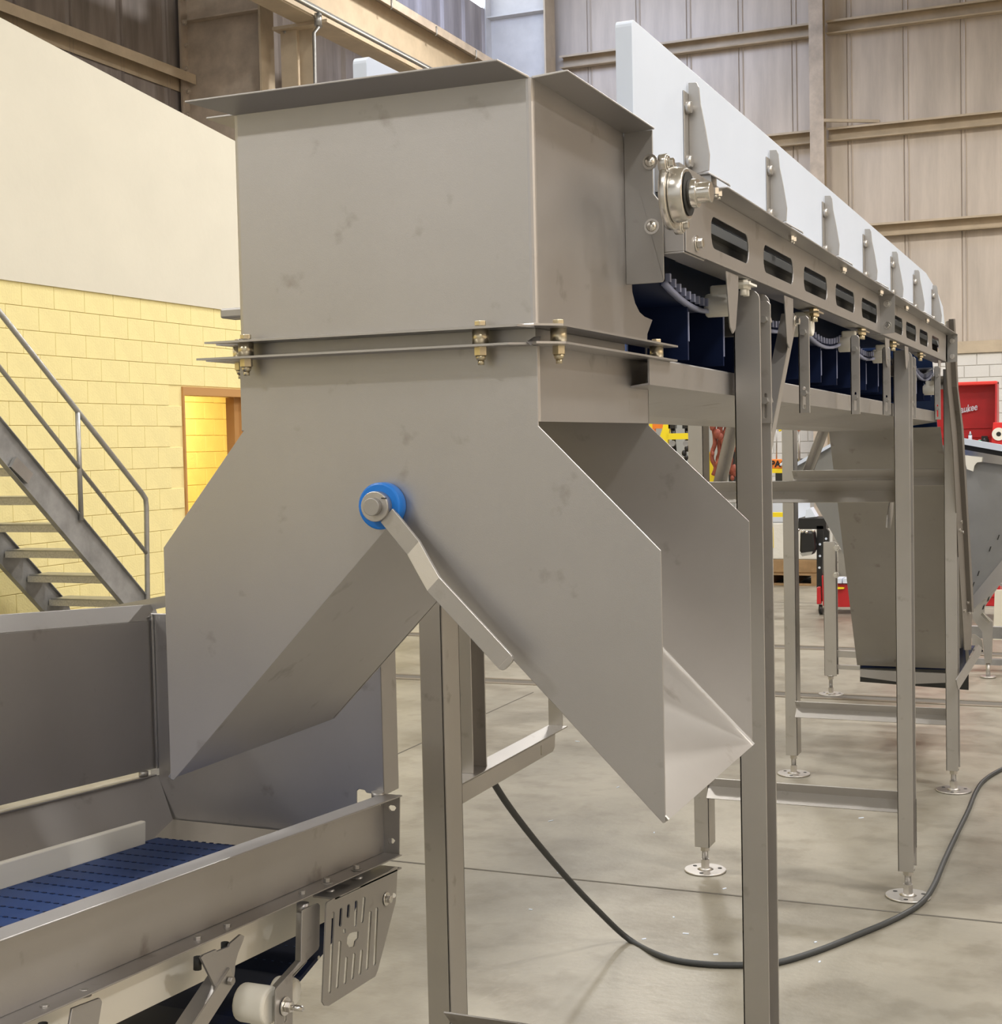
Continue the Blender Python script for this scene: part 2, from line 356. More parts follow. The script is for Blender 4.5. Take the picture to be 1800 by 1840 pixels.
MB().box(-10.62, -10.58, 24.95, 25.45, 0, 11).build('flange', M_PALE, t)
MB().box(-10.58, -9.44, 25.0, 25.2, 9.48, 9.5).build('stiffener', M_PALE, t)
# ---- stairs
t = thing('steel_staircase', (-7.6, 9.5, 0), 'grey steel open staircase with pipe handrail in front of the yellow block wall', 'staircase')
SA, SB = V((-7.2, 8.053, 1.853)), V((-7.2, 9.659, .426)); sl = (SB.z-SA.z)/(SB.y-SA.y)
for x, dz in ((-7.2, 0), (-8.08, 0)):
    zz = lambda y, o: SA.z+o+(y-SA.y)*sl
    yb_ = SA.y-(SA.z-.0)/sl; yl = SA.y-(SA.z-.30)/sl
    pts = [(x, 5.9, zz(5.9, 0)), (x, 9.78, zz(9.78, 0)), (x, 9.9, .0), (x, yl, 0), (x, 5.9, zz(5.9, -.30))]
    m = MB().plate([pts], (-.010, 0, 0)); m.bar(V(pts[0]), V(pts[1]), (.05, 0, 0), (0, .008, 0)); m.bar(V(pts[4]), V(pts[3]), (.05, 0, 0), (0, .008, 0))
    m.build('stringer', M_GREY, t)
for i in range(-1, 12):
    q = V((0, 9.749, .352))+V((0, -.2475, .219))*i
    if q.z < .05: continue
    tr = MB().box(-8.07, -7.215, q.y-.23, q.y, q.z, q.z+.05).build('tread', M_TREAD, t)
    MB().box(-8.05, -7.23, q.y-.23, q.y-.004, q.z+.05, q.z+.062).build('tread_plate', M_GALV, tr)
xr = -7.18
e0 = PX(0, 562, xr); q1 = PX(255, 886, xr); q2 = PX(263, 912, xr); rr = e0+(e0-q1)*1.3
MB().tube([rr, q1] + [q1.lerp(q2, .5)+V((0, .02, .01)), q2, PX(265, 1072, xr), V((xr, q2.y, .2))], .021).build('handrail', M_GALV, t)
e1 = PX(0, 661, xr); e2 = PX(264, 995, xr); MB().tube([e1+(e1-e2)*1.2, e2], .017).build('midrail', M_GALV, t)
MB().tube([PX(139, 736, xr), PX(146, 935, xr)], .019).build('rail_post', M_GALV, t)
MB().tube([V((xr, 7.0, 3.5)), V((xr, 7.0, 2.72))], .019).build('rail_post', M_GALV, t)
MB().bar(PX(22, 830, -7.175), PX(52, 860, -7.175), (.03, 0, 0), (0, .06, .07)).build('bracket', M_GALV, t)

# ================================================================== UPPER HOPPER
XL, XR, YF, YK = -1.19, -.715, 1.84, 2.24
t = hop = thing('discharge_hopper', (-.95, 2.05, 1.74), 'square grey stainless discharge hopper box at the conveyor head, topmost of the two stacked chutes', 'hopper')
RB = .009
zb, ztp = 1.757, 2.094
body = MB()
# plan path with rounded corners, extruded up
path = [(XL, YK+.1, zb)] + arc((XL+RB, YF+RB, zb), RB, 180, 270, 4, (1, 0, 0), (0, 1, 0)) + arc((XR-RB, YF+RB, zb), RB, 270, 360, 4, (1, 0, 0), (0, 1, 0)) + [(XR, YK-.06, zb)]
body.fold(path, -.003, (0, 0, ztp-zb))
# right side plate, carried on below the bracket with a curved cut-out
c = PX(1172, 590, XR)
side = [(XR, YK-.06, zb), (XR, YK-.06, ztp), (XR, YK, ztp), PX(1135, 510, XR)] + [PX(x, y, XR) for x, y in ((1136, 525), (1141, 545), (1149, 561), (1158, 569), (1172, 575), (1163, 600), (1162, 640))] + [(XR, PX(1162, 640, XR).y, zb)]
body.plate([side], (-.003, 0, 0))
body.build('body_panel', M_ST, hop)
LW = .052
def lip(z, dz, nm, wz, parent, m, xl=XL, xr=XR, ye=YK+.1):
    b = MB(); b.fold([(xl+.012, YF-.0, z-dz), (xl+.012, YF, z-.0)], .003, (xr-xl-.024, 0, 0)) if False else None
    b = MB().hexa([(xl-LW+.008, YF-LW, z), (xr-.001, YF-LW, z), (xr-.02+.02, YF, z), (xl+.0, YF, z), (xl-LW+.008, YF-LW, z+.003), (xr-.001, YF-LW, z+.003), (xr, YF, z+.003), (xl, YF, z+.003)])
    return b
b = MB().hexa([(XL-LW*.9, YF-LW, ztp+.012), (XR-.028, YF-LW, ztp+.012), (XR-.004, YF+.002, ztp-.002), (XL+.004, YF+.002, ztp-.002), (XL-LW*.9, YF-LW, ztp+.015), (XR-.028, YF-LW, ztp+.015), (XR-.004, YF+.002, ztp+.002), (XL+.004, YF+.002, ztp+.002)])
b.build('front_lip', M_ST, hop, bev=.001)
b = MB().hexa([(XR-.002, YF+.004, ztp-.002), (XR+LW, YF-.002, ztp+.0), (XR+LW, YK, ztp+.0), (XR-.002, YK, ztp-.002), (XR-.002, YF+.004, ztp+.002), (XR+LW, YF-.002, ztp+.003), (XR+LW, YK, ztp+.003), (XR-.002, YK, ztp+.002)])
b.build('side_lip', M_ST, hop, bev=.001)
b = MB().hexa([(XL-LW*.95, YF+.006, ztp), (XL+.002, YF+.006, ztp), (XL+.002, YK+.1, ztp), (XL-LW*.95, YK+.1, ztp), (XL-LW*.95, YF+.006, ztp+.003), (XL+.002, YF+.006, ztp+.003), (XL+.002, YK+.1, ztp+.003), (XL-LW*.95, YK+.1, ztp+.003)])
b.build('side_lip', M_ST, hop, bev=.001)
# mounting bracket turned out at the back of the right side
zb2 = PY(1135, 511, YK).z; fr = PY(1195, 500, YK)
br = MB().plate([[(XR, YK, ztp), (XR, YK, zb2)] + arc((fr.x-.008, YK, zb2+.006), .006, 270, 360, 4, (1, 0, 0), (0, 0, 1)) + [(fr.x-.002, YK, ztp-.12), (XR+.048, YK, ztp-.10), (XR+.048, YK, ztp)]], (0, .003, 0))
br = br.build('mounting_bracket', M_STD, hop, bev=.001)
for px, py in ((1168, 291), (1171, 407)):
    p = PY(px, py, YK); b = MB(); b.cyl(p, p+V((0, -.002, 0)), .0125); b.sphere(p+V((0, -.002, 0)), .009, 1, .8, 1); b.build('screw', M_POL, br)
# bottom flange
def flange(z, parent, nm):
    for k, q in enumerate(([(XL-.035, YF-.038, z), (XR-.012, YF-.042, z), (XR, YF+.003, z), (XL, YF+.003, z)], [(XR-.003, YF+.002, z), (XR+.012, YF-.042, z), (XR+.042, YF-.01, z), (XR+.045, YK+.14, z), (XR-.003, YK+.14, z)], [(XL+.003, YF+.008, z), (XL-.04, YF+.0, z), (XL-.04, YK+.1, z), (XL+.003, YK+.1, z)])):
        MB().plate([q], (0, 0, .003)).build(nm, M_ST, parent)
flange(1.757, hop, 'bottom_flange')
# stub of the drive shaft cover on the far side
MB().box(XL-.045, XL, YF+.02, YF+.06, 1.799, 1.814).build('side_tab', M_STD, hop, bev=.003)
# ================================================================== DIVERTER CHUTE
ch = thing('diverter_chute', (-.95, 2.09, 1.09), 'inverted V diverter chute of satin stainless with a blue hub, hanging under the hopper box', 'chute')
zc = 1.735; YR = 2.35; AP = (-.947, 1.492)
tipL, tipR = (-1.338, 1.094), (-.546, 1.091)
def legplate(y, th):
    return MB().plate([[(XL, y, zc), (XL, y, 1.628), (XL+.003, y, 1.628), (XL-.147, y, 1.453), (tipL[0], y, tipL[1])] + [(tipL[0]+.006, y, tipL[1]-.001)] + [(AP[0], y, AP[1]-.004), (tipR[0]-.004, y, tipR[1]-.001), (tipR[0], y, tipR[1]), (-.546, y, 1.455), (XR-.001, y, 1.624), (XR, y, zc)]], (0, th, 0))
fp = legplate(YF, .003); fp.build('front_plate', M_ST, ch, bev=.001)
rp = MB().plate([[(XL, YR, zc), (XL, YR, 1.63), (XL-.147, YR, 1.463), (tipL[0], YR, tipL[1]), (AP[0], YR, AP[1]), (tipR[0], YR, tipR[1]+.0), (-.546, YR, 1.464), (XR, YR, 1.626), (XR, YR, zc)]], (0, .003, 0)); rp.build('rear_plate', M_ST2, ch)
# neck sides with a soft bend at the front
MB().fold([(XR-.008, YF, 1.63), (XR-.002, YF+.002, 1.63), (XR, YF+.008, 1.63), (XR, YR+.002, 1.63)], -.003, (0, 0, zc-1.63)).build('neck_side', M_ST, ch)
MB().fold([(XL+.008, YF, 1.645), (XL+.002, YF+.002, 1.645), (XL, YF+.008, 1.645), (XL, YR+.002, 1.645)], .003, (0, 0, zc-1.645)).build('neck_side', M_ST, ch)
# sloping floors with bent edges
for tp in (tipL, tipR):
    sgn = 1 if tp[0] > AP[0] else -1
    d = V((tp[0]-AP[0], 0, tp[1]-AP[1])).normalized(); nrm = V((-d.z*sgn, 0, d.x*sgn)) 
    if nrm.z < 0: nrm = -nrm
    p = V((AP[0], YF+.0, AP[1])); q = V((tp[0], YF, tp[1]))
    r = .006
    prof = [p+nrm*r, p+nrm*r*.3+V((0, r*.3, 0)), p+V((0, r, 0)), V((p.x, YR-r, p.z)), V((p.x, YR-r*.3, p.z))+nrm*r*.3, V((p.x, YR, p.z))+nrm*r]
    MB().fold(prof, .003*(1 if sgn < 0 else -1), q-p, False).build('sloping_floor', M_ST2 if sgn > 0 else M_ST, ch)
def flange2(z):
    for q in ([(XL-.045, YF-.045, z), (XR-.024, YF-.045, z), (XR+.002, YF-.024, z), (XR+.002, YF+.003, z), (XL, YF+.003, z)], [(XR-.002, YF-.024, z), (XR+.015, YF-.042, z), (XR+.045, YF-.01, z), (XR+.045, YK+.135, z), (XR-.002, YK+.135, z)], [(XL+.003, YF+.006, z), (XL-.052, YF-.01, z), (XL-.052, YR, z), (XL+.003, YR, z)]):
        MB().plate([q], (0, 0, .003)).build('top_flange', M_ST, ch)
flange2(1.733)
MB().plate([[(XR-.004, YF-.002, 1.745), (XR-.012, YF-.01, 1.738), (XR-.004, YF-.03, 1.737), (XR+.004, YF-.034, 1.731), (XR+.008, YF-.01, 1.738), (XR+.006, YF-.002, 1.745)]], (0, .003, 0)).build('corner_gusset', M_ST, ch)
# flange bolts through both plates: spacer, head above, nut below
for x, y in ((-1.165, YF-.02), (-.79, YF-.02), (XR+.02, YF+.03), (XR+.022, YR-.02), (XL-.03, YF+.05)):
    b = MB().cyl((x, y, 1.737), (x, y, 1.757), .0115).build('spacer', M_ZINC, ch)
    bolt((x, y, 1.760), (0, 0, 1), .0085, ch, M_ZINC, washer=False, l=.007)
    nb = MB(); nb.cyl((x, y, 1.733), (x, y, 1.722), .0095, 6); nb.cyl((x, y, 1.722), (x, y, 1.7155), .008, 12, r2=.006); nb.cyl((x, y, 1.7155), (x, y, 1.709), .0045, 10); nb.build('nut', M_ZINC, ch)
# hub, blue collar and cranked handle
hx, hz = -.952, 1.5165
MB().cyl((hx, YF, hz), (hx, YF-.022, hz), .0335, 32).build('collar', M_BLUEK, ch, bev=.003)
hb = MB(); hb.cyl((hx, YF-.022, hz), (hx, YF-.036, hz), .0215, 28); hb = hb.build('hub_ring', M_ST2, ch, bev=.001)
MB().cyl((hx, YF-.036, hz), (hx, YF-.046, hz), .0125, 24).build('shaft_end', M_STD, ch, bev=.0008)
MB().box(hx+.012, hx+.02, YF-.0375, YF-.036, hz+.011, hz+.0125).build('retaining_slot', M_BLACK, ch)
pts = [PY(694, 926, YF-.03), PY(742, 985, YF-.03), PY(778, 1050, YF-.05), PY(910, 1193, YF-.05)]
hd = MB()
wv0 = (pts[3]-pts[2]).normalized(); wd = V((wv0.z, 0, -wv0.x))*.0135
def strip(ps, wd, th):
    m = MB(); k = len(ps); vs = []
    for p in ps: vs += [p-wd, p+wd, p+wd+th, p-wd+th]
    fs = [(0, 1, 2, 3), tuple(4*(k-1)+i for i in (3, 2, 1, 0))]
    for i in range(k-1):
        for j in range(4): fs.append((4*i+j, 4*i+(j+1) % 4, 4*i+4+(j+1) % 4, 4*i+4+j))
    return m.add(vs, fs)
hm = strip(pts[:3]+[pts[2].lerp(pts[3], .97)], wd, V((0, .006, 0)))
e_ = pts[2].lerp(pts[3], .965); dv = (pts[3]-pts[2]).normalized()
hm.plate([[e_-wd, e_+wd, e_+wd*.98+dv*.003, e_+wd*.8+dv*.0075, e_+wd*.5+dv*.009, e_-wd*.5+dv*.009, e_-wd*.8+dv*.0075, e_-wd*.98+dv*.003]], (0, .006, 0))
hm.build('handle', M_ST2, ch, bev=.0012)
for a_, b_ in (((XL, YF-.0005, 1.7605), (XR, YF-.0005, 1.7605)), ((XR-.0005, YF+.004, 1.7605), (XR-.0005, YK+.1, 1.7605))): MB().cyl(a_, b_, .0036, 10).build('bend', M_ST2, hop)  # tubes along the fold, added to catch a bright highlight line
MB().fold([(XL+.006, YK, 1.737), (XL+.006, YF+.006, 1.737), (XR-.006, YF+.006, 1.737), (XR-.006, YK, 1.737)], .002, (0, 0, .021)).build('gasket_sleeve', M_STD, ch)

# ================================================================== OVERHEAD CONVEYOR
cv = thing('overhead_conveyor', (-.9, 4.3, 1.64), 'long raised stainless belt conveyor running from the hopper toward the back wall', 'conveyor')
XC = -.62; ZB, ZT = 1.900, 2.014
def slot(xc, y0, y1, z0, z1):
    zc_ = (z0+z1)/2; h = (z1-z0)/2; r = .014
    return arc((xc, y0+.02, zc_), h, 240, 120, 6, (0, .9, 0), (0, 0, 1)) and rrect((xc, (y0+y1)/2, zc_), (y1-y0)/2, h, .024, (0, 1, 0), (0, 0, 1), 5)
SL1 = [(2.42, 2.70), (2.825, 3.115), (3.23, 3.52), (3.635, 3.925), (4.045, 4.335)]
SL2 = [(4.60, 4.90), (4.985, 5.265), (5.36, 5.62), (5.75, 6.01)]
for (ya, yb), sl_ in (((2.37, 4.40), SL1), ((4.43, 6.32), SL2)):
    for xc, sgn in ((XC, 1), (-1.27, -1)):
        m = MB().plate([[(xc, ya, ZB), (xc, yb, ZB), (xc, yb, ZT), (xc, ya, ZT)]]+[slot(xc, a, b, 1.926, 1.980) for a, b in sl_], (-.003*sgn, 0, 0))
        m.box(xc-.003*sgn, xc+.042*sgn, ya, yb, ZT, ZT+.003); m.box(xc, xc-.05*sgn, ya, yb, ZB, ZB+.003)
        m.build('side_rail', M_ST, cv, bev=.001)
        e = MB().plate([[(xc, yb, ZB), (xc+.04*sgn, yb, ZB+.002), (xc+.042*sgn, yb, ZT), (xc, yb, ZT)]], (0, -.004, 0)).build('end_flange', M_STD, cv)
        if sgn > 0:
            for z in (ZB+.025, ZT-.025): bolt((xc+.02, yb-.004, z), (0, -1, 0), .007, e)
# inner wear strips behind the slots
for xc in (-.665, -1.225):
    MB().box(xc-.012, xc+.006, 2.30, 6.32, 1.905, 1.962).build('wear_strip', M_DARK, cv)
    MB().fold([(xc+.002, 2.3, 1.957), (xc+.012, 2.3, 1.968), (xc+.004, 2.3, 1.990), (xc-.01, 2.3, 2.0)], .003, (0, 4.0, 0)).build('wear_rod', M_DGREY, cv)
# head end plate, flange bearing and shaft
m = MB().plate([[(XC, 2.25, ZB), (XC, 2.37, ZB), (XC, 2.37, ZT+.006), (XC, 2.30, ZT+.012), (XC, 2.25, ZT-.03)]], (.003, 0, 0))
m.box(-.66, XC, 2.246, 2.25, ZB, 1.955); m.box(-.66, XC, 2.246, 2.37, ZB-.003, ZB)
m.build('end_plate', M_ST, cv, bev=.001)
bc = PX(1214, 348, XC+.02); by, bz = bc.y+.012, bc.z
bear = MB(); bear.cyl((XC+.003, by, bz), (XC+.014, by, bz), .052, 28); bear.cyl((XC+.014, by, bz), (XC+.036, by, bz), .043, 28, r2=.039)
for dy, dz in ((-.038, .042), (.040, -.04)): bear.cyl((XC+.003, by+dy, bz+dz), (XC+.016, by+dy, bz+dz), .014, 14)
bear = bear.build('bearing_housing', mat('cast_steel', (.66, .64, .60), .25, 1), cv, bev=.002)
MB().cyl((XC+.0365, by, bz), (XC+.038, by, bz), .033, 24).build('bearing_recess', M_DARK, bear)
MB().cyl((XC+.038, by, bz), (XC+.052, by, bz), .022, 24).build('locking_collar', M_POL, bear, bev=.001)
MB().cyl((XC+.02, by, bz), (XC+.072, by, bz), .0155, 24).build('shaft', M_POL, cv, bev=.001)
for dy, dz in ((-.038, .042), (.040, -.04)): bolt((XC+.016, by+dy, bz+dz), (1, 0, 0), .007, bear)
p = PX(1248, 438, XC); bolt(p+V((.003, 0, 0)), (1, 0, 0), .0085, cv)
# ---- white guard boards and their gussets
def board(x0, x1, lab, ya=2.11, yb=6.6):
    z0, z1 = 2.0, 2.275; r = .03
    prof = [(x0, ya, z0), (x0, yb, z0), (x0, yb, 2.12), (x0, yb-.06, 2.185), (x0, yb-.30, 2.235), (x0, yb-.72, 2.275)] + arc((x0, ya+.012, z1-.012), .012, 90, 180, 4, (0, 1, 0), (0, 0, 1))
    o = MB().plate([prof], (x1-x0, 0, 0)).build('guard_board', M_WHITE, cv, bev=.002); return o
board(-.728, -.70, '', 2.247, 7.02); board(-1.205, -1.178, '', 2.247, 7.02)
GY = [2.573, 3.253, 3.935, 4.625, 5.243, 5.874, 6.51]
for xa, xb in ((-.70, -.657), (-1.25, -1.205)): MB().box(xa, xb, 2.36, 6.9, ZT+.003, 2.062).build('guard_rail', M_STD, cv)
gus = None
for y in GY:
    x0 = -.6975; zf = 2.078
    g = MB().plate([[(x0, y, zf), (-.662, y, zf+.006), (-.660, y, 2.112), (-.668, y, 2.165), (-.6755, y, 2.205), (-.678, y, 2.234), (-.682, y, 2.243), (x0, y, 2.244)]], (0, .004, 0))
    g.box(x0-.002, x0, y-.03, y+.004, zf, 2.225)
    g.plate([[(x0+.006, y+.002, zf), (-.662, y-.002, zf), (-.628, y+.006, zf-.022), (-.630, y+.03, zf-.022), (-.662, y+.045, zf), (x0+.01, y+.05, zf)]], (0, 0, .0035))
    g.box(x0, -.66, y+.01, y+.05, 2.062, zf)
    if gus is None: gus = g.build('gusset', M_ST2, cv, bev=.0008); g0 = (V(WL[gus]), y)
    else: gus = share(gus, cv, g0[0]+V((0, y-g0[1], 0)))
    for z in (2.196, 2.10):
        d = MB().cyl((x0, y-.017, z), (x0+.010, y-.017, z), .0125, 14, r2=.010); d.build('bolt_head', M_ST2, gus)
    if y > 6.4: continue
    yn = y*.598/.655
    for dy in (.012, .034):
        nn = MB().cyl((-.597, yn+dy, ZT), (-.597, yn+dy, ZT-.010), .0065, 6); nn.cyl((-.597, yn+dy, ZT-.01), (-.597, yn+dy, ZT-.015), .0035, 8); nn.build('nut', M_POL, cv)
    g2 = MB().plate([[(-1.208, y, ZT+.006), (-1.25, y, ZT+.012), (-1.25, y, 2.09), (-1.22, y, 2.24), (-1.208, y, 2.24)]], (0, .004, 0)); g2.build('gusset', M_ST2, cv)
# ---- belt: top run, head wrap, sagging return with hanging flights
SUP = [2.30, 2.86, 3.48, 4.18, 4.88, 5.60, 6.45]
def sagz(y):
    for a, b in zip(SUP, SUP[1:]):
        if a <= y <= b: return 1.888-(.045 if b-a < .8 else .06)*math.sin(math.pi*(y-a)/(b-a))**.8
    return 1.888
MB().box(-1.17, -.73, 2.28, 6.5, 1.985, 1.993).build('carry_belt', M_BLUE, cv)
wrap = arc((-1.17, 2.32, 1.94), .05, 90, 270, 10, (0, 1, 0), (0, 0, 1)); MB().fold(wrap, .006, (.45, 0, 0), True).build('belt_wrap', M_BLUE, cv)
ys = [2.30+i*.05 for i in range(84)]
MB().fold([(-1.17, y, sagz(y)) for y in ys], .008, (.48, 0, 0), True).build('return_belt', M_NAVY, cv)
ed = MB()
for a, b in zip(SUP, SUP[1:]):
    yy = [a+.10*(b-a)+.8*(b-a)*i/10 for i in range(11)]
    ed.fold([(-.690, y, sagz(y)-.004) for y in yy], .007, (.010, 0, 0), True)
    for i in range(14):
        y = a+.14*(b-a)+.72*(b-a)*i/13; z = sagz(y); ed.box(-.688, -.680, y-.006, y+.003, z+.002, z+.016)
ed.build('belt_edge', M_LILAC, cv, kind='stuff')
fb = [2.258, 2.50, 2.755, 3.02, 3.28, 3.51, 3.785, 4.02, 4.29, 4.54, 4.79, 5.05, 5.3, 5.55, 5.8, 6.05, 6.3]
for k, y in enumerate(fb):
    xr_ = -.722 if k == 0 else -.686
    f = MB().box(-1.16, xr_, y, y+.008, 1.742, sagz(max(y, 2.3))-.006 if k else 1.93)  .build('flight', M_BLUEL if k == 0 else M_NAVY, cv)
    if k: MB().box(xr_, xr_+.002, y+.002, y+.005, 1.76 if k > 1 else 1.775, sagz(y)-.02).build('flight_edge', M_LILAC, f)
# brackets, blocks, hangers and catch pan
for k, (y, z0) in enumerate(((2.58, 1.80), (3.08, 1.80), (4.56, 1.82), (5.02, 1.83), (6.05, 1.82))):
    m = MB().plate([[(-.626, y-.045, 1.898), (-.626, y+.045, 1.898), (-.626, y+.045, 1.870), (-.626, y+.02, z0), (-.626, y-.0, z0-.01), (-.626, y-.02, z0)]], (.003, 0, 0)); m.build('hanger_bracket', M_ST, cv, bev=.001)
for px, py, y in ((1297, 548, 0), (1444, 588, 0), (1526, 618, 0), (1585, 640, 0), (1672, 700, 0)):
    p = PX(px, py, -.66); m = MB().cyl(p+V((-.03, 0, 0)), p+V((.022, 0, 0)), .022, 16); m.box(p.x-.02, p.x+.018, p.y-.012, p.y+.014, p.z, p.z+.036)
    m.build('return_block', M_CREAMP, cv, bev=.004)
for k, (y, zb_) in enumerate(((2.86, 1.63), (3.26, 1.655), (3.97, 1.66), (4.565, 1.665), (5.205, 1.66), (6.0, 1.66))):
    x = -.640
    h = MB().plate([[(x, y, zb_), (x+.024, y, zb_), (x+.024, y, 1.865), (x+.018, y, 1.872), (x+.004, y, 1.872), (x, y, 1.865)], rrect((x+.012, y, zb_+.035), .003, .025, .0029, (1, 0, 0), (0, 0, 1), 2)], (0, .006, 0))
    h.box(x, x+.003, y, y+.03, zb_, 1.865)
    h = h.build('hanger_strap', M_ST2, cv, bev=.0006)
    for z in (zb_+.045, 1.835):
        b = MB().cyl((x+.012, y, z), (x+.012, y-.012, z), .0075, 6); b.cyl((x+.012, y+.006, z), (x+.012, y+.04, z), .005, 8); b.cyl((x+.012, y+.022, z), (x+.012, y+.034, z), .009, 6); b.build('bolt', M_STD, h)
for y, z in ((2.70, 1.886), (3.40, 1.886), (4.11, 1.886), (4.74, 1.884), (5.46, 1.886)):
    m = MB()
    for dy, dz in ((0, 0), (.024, 0)): m.cyl((XC-.012, y+dy, 1.898), (XC-.012, y+dy, 1.882), .010, 6); m.cyl((XC-.012, y+dy, 1.882), (XC-.012, y+dy, 1.870), .006, 10)
    m.box(XC-.03, XC+.004, y-.02, y+.045, 1.888, 1.892); m.build('clamp_nut', M_CREAMP if y < 3 else M_ZINC, cv)
pn = MB()
sec = lambda y, zt_: [(-.683, y, zt_), (-.683, y, zt_-.042), (-.92, y, zt_-.073), (-1.15, y, zt_-.073), (-1.15, y, zt_)]
a, b = sec(2.255, 1.733), sec(6.5, 1.697)
vs = [V(q) for q in a]+[V(q) for q in b]+[V(q)+V((-.003 if q[0] > -1 else .003, 0, .003)) for q in a]+[V(q)+V((-.003 if q[0] > -1 else .003, 0, .003)) for q in b]
fs = []
for i in range(4): fs += [(i, i+1, 6+i, 5+i), (10+i, 15+i, 16+i, 11+i), ]
fs += [(0, 5, 15, 10), (4, 14, 19, 9)] + [(i, 10+i, 11+i, i+1) for i in range(4)] + [(5+i, 6+i, 16+i, 15+i) for i in range(4)]
pn.add(vs, fs); pn.build('catch_pan', M_ST, cv)
# ---- steep far leg of the conveyor going down to its tail
def inc(s, x, out=0):
    y = 6.82+(7.55-6.82)*s; z = 1.61-(1.61-.42)*s; return V((x, y+out*.85, z+out*.52))
MB().hexa([inc(-.02, -.70), inc(-.02, -1.20), inc(1, -1.20), inc(1, -.64), inc(-.02, -.70, .004), inc(-.02, -1.20, .004), inc(1, -1.20, .004), inc(1, -.64, .004)]).build('underside_cover', M_STD, cv)
MB().hexa([inc(-.30, -.72, .05), inc(-.30, -1.18, .05), inc(1.0, -1.18, .05), inc(1.0, -.72, .05), inc(-.3, -.72, .06), inc(-.3, -1.18, .06), inc(1.0, -1.18, .06), inc(1.0, -.72, .06)]).build('incline_belt', M_BLUE, cv)
def xpoly(x, pts, th, nm, m, par, bev=0): return MB().plate([[PX(a, b, x) for a, b in pts]], (th, 0, 0)).build(nm, m, par, bev=bev)
def ypoly(y, pts, th, nm, m, par, bev=0): return MB().plate([[PY(a, b, y) for a, b in pts]], (0, th, 0)).build(nm, m, par, bev=bev)
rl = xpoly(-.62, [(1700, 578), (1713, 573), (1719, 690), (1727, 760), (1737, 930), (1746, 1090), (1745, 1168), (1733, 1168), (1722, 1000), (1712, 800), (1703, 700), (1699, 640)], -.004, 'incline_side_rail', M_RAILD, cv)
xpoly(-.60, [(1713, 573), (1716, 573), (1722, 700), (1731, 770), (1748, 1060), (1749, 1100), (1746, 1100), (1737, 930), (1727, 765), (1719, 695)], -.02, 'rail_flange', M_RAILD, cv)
for x, y in ((1708, 640), (1709, 655), (1724, 938), (1721, 953), (1726, 956), (1736, 1083), (1739, 1087), (1729, 1098), (1738, 1101)): bolt(PX(x, y, -.62)+V((.002, 0, 0)), (1, 0, 0), .008, rl, washer=False)
ypoly(6.9, [(1698, 578), (1712, 575), (1711, 592), (1698, 592)], .02, 'yellow_tag', M_YEL, cv)
ypoly(7.6, [(1545, 1200), (1722, 1204), (1722, 1190), (1556, 1188)], .3, 'tail_belt', M_NAVY, cv)
ypoly(7.5, [(1545, 1203), (1722, 1211), (1722, 1226), (1640, 1229), (1545, 1216)], .02, 'tail_cross_plate', M_ST, cv)
xpoly(-.60, [(1718, 1222), (1722, 1240), (1762, 1176), (1764, 1164), (1758, 1158)], -.004, 'tail_side_plate', M_ST, cv)
xpoly(-.66, [(1720, 1165), (1746, 1165), (1752, 1160), (1722, 1215)], -.02, 'tail_belt', M_NAVY, cv)
# ---- infeed funnel behind the incline
fn = thing('infeed_hopper', (-.9, 7.95, .5), 'wide flared grey infeed hopper behind the lower end of the raised conveyor, white rim', 'hopper')
ypoly(7.9, [(1418, 838), (1492, 800), (1722, 800), (1850, 818), (1850, 945), (1740, 1080), (1560, 1100), (1510, 985), (1465, 905)], .006, 'front_panel', mat('dull_panel', (.33, .33, .32), .5, .7, var=.15, vscale=3), fn)
ypoly(7.86, [(1722, 786), (1850, 808), (1850, 820), (1722, 797)], .05, 'rim', M_WHITE, fn)
ypoly(7.88, [(1722, 797), (1850, 820), (1850, 829), (1722, 806)], .02, 'rim_gasket', M_BLACK, fn)
ypoly(7.87, [(1722, 806), (1850, 829), (1850, 842), (1722, 824)], .02, 'rim_fold', M_POL, fn)
ypoly(7.84, [(1730, 818), (1764, 822), (1763, 830), (1755, 831), (1750, 837), (1748, 847), (1737, 843)], .02, 'corner_clip', M_CREAMP, fn)
ypoly(7.86, [(1418, 838), (1492, 797), (1492, 803), (1418, 845)], .05, 'rim', M_WHITE, fn)
ypoly(7.89, [(1740, 1080), (1850, 945), (1850, 1000), (1742, 1100)], .006, 'lower_panel', M_ST2, fn)
for x, y in ((1793, 966), (1778, 987), (1757, 1031), (1748, 1051)): ypoly(7.886, [(x-2, y+4), (x+1, y-5), (x+3, y-5), (x, y+4)], .003, 'slot', M_DARK, fn)
ypoly(8.2, [(1545, 1110), (1740, 1110), (1740, 1240), (1545, 1225)], .006, 'tail_guard', M_DARK, fn)
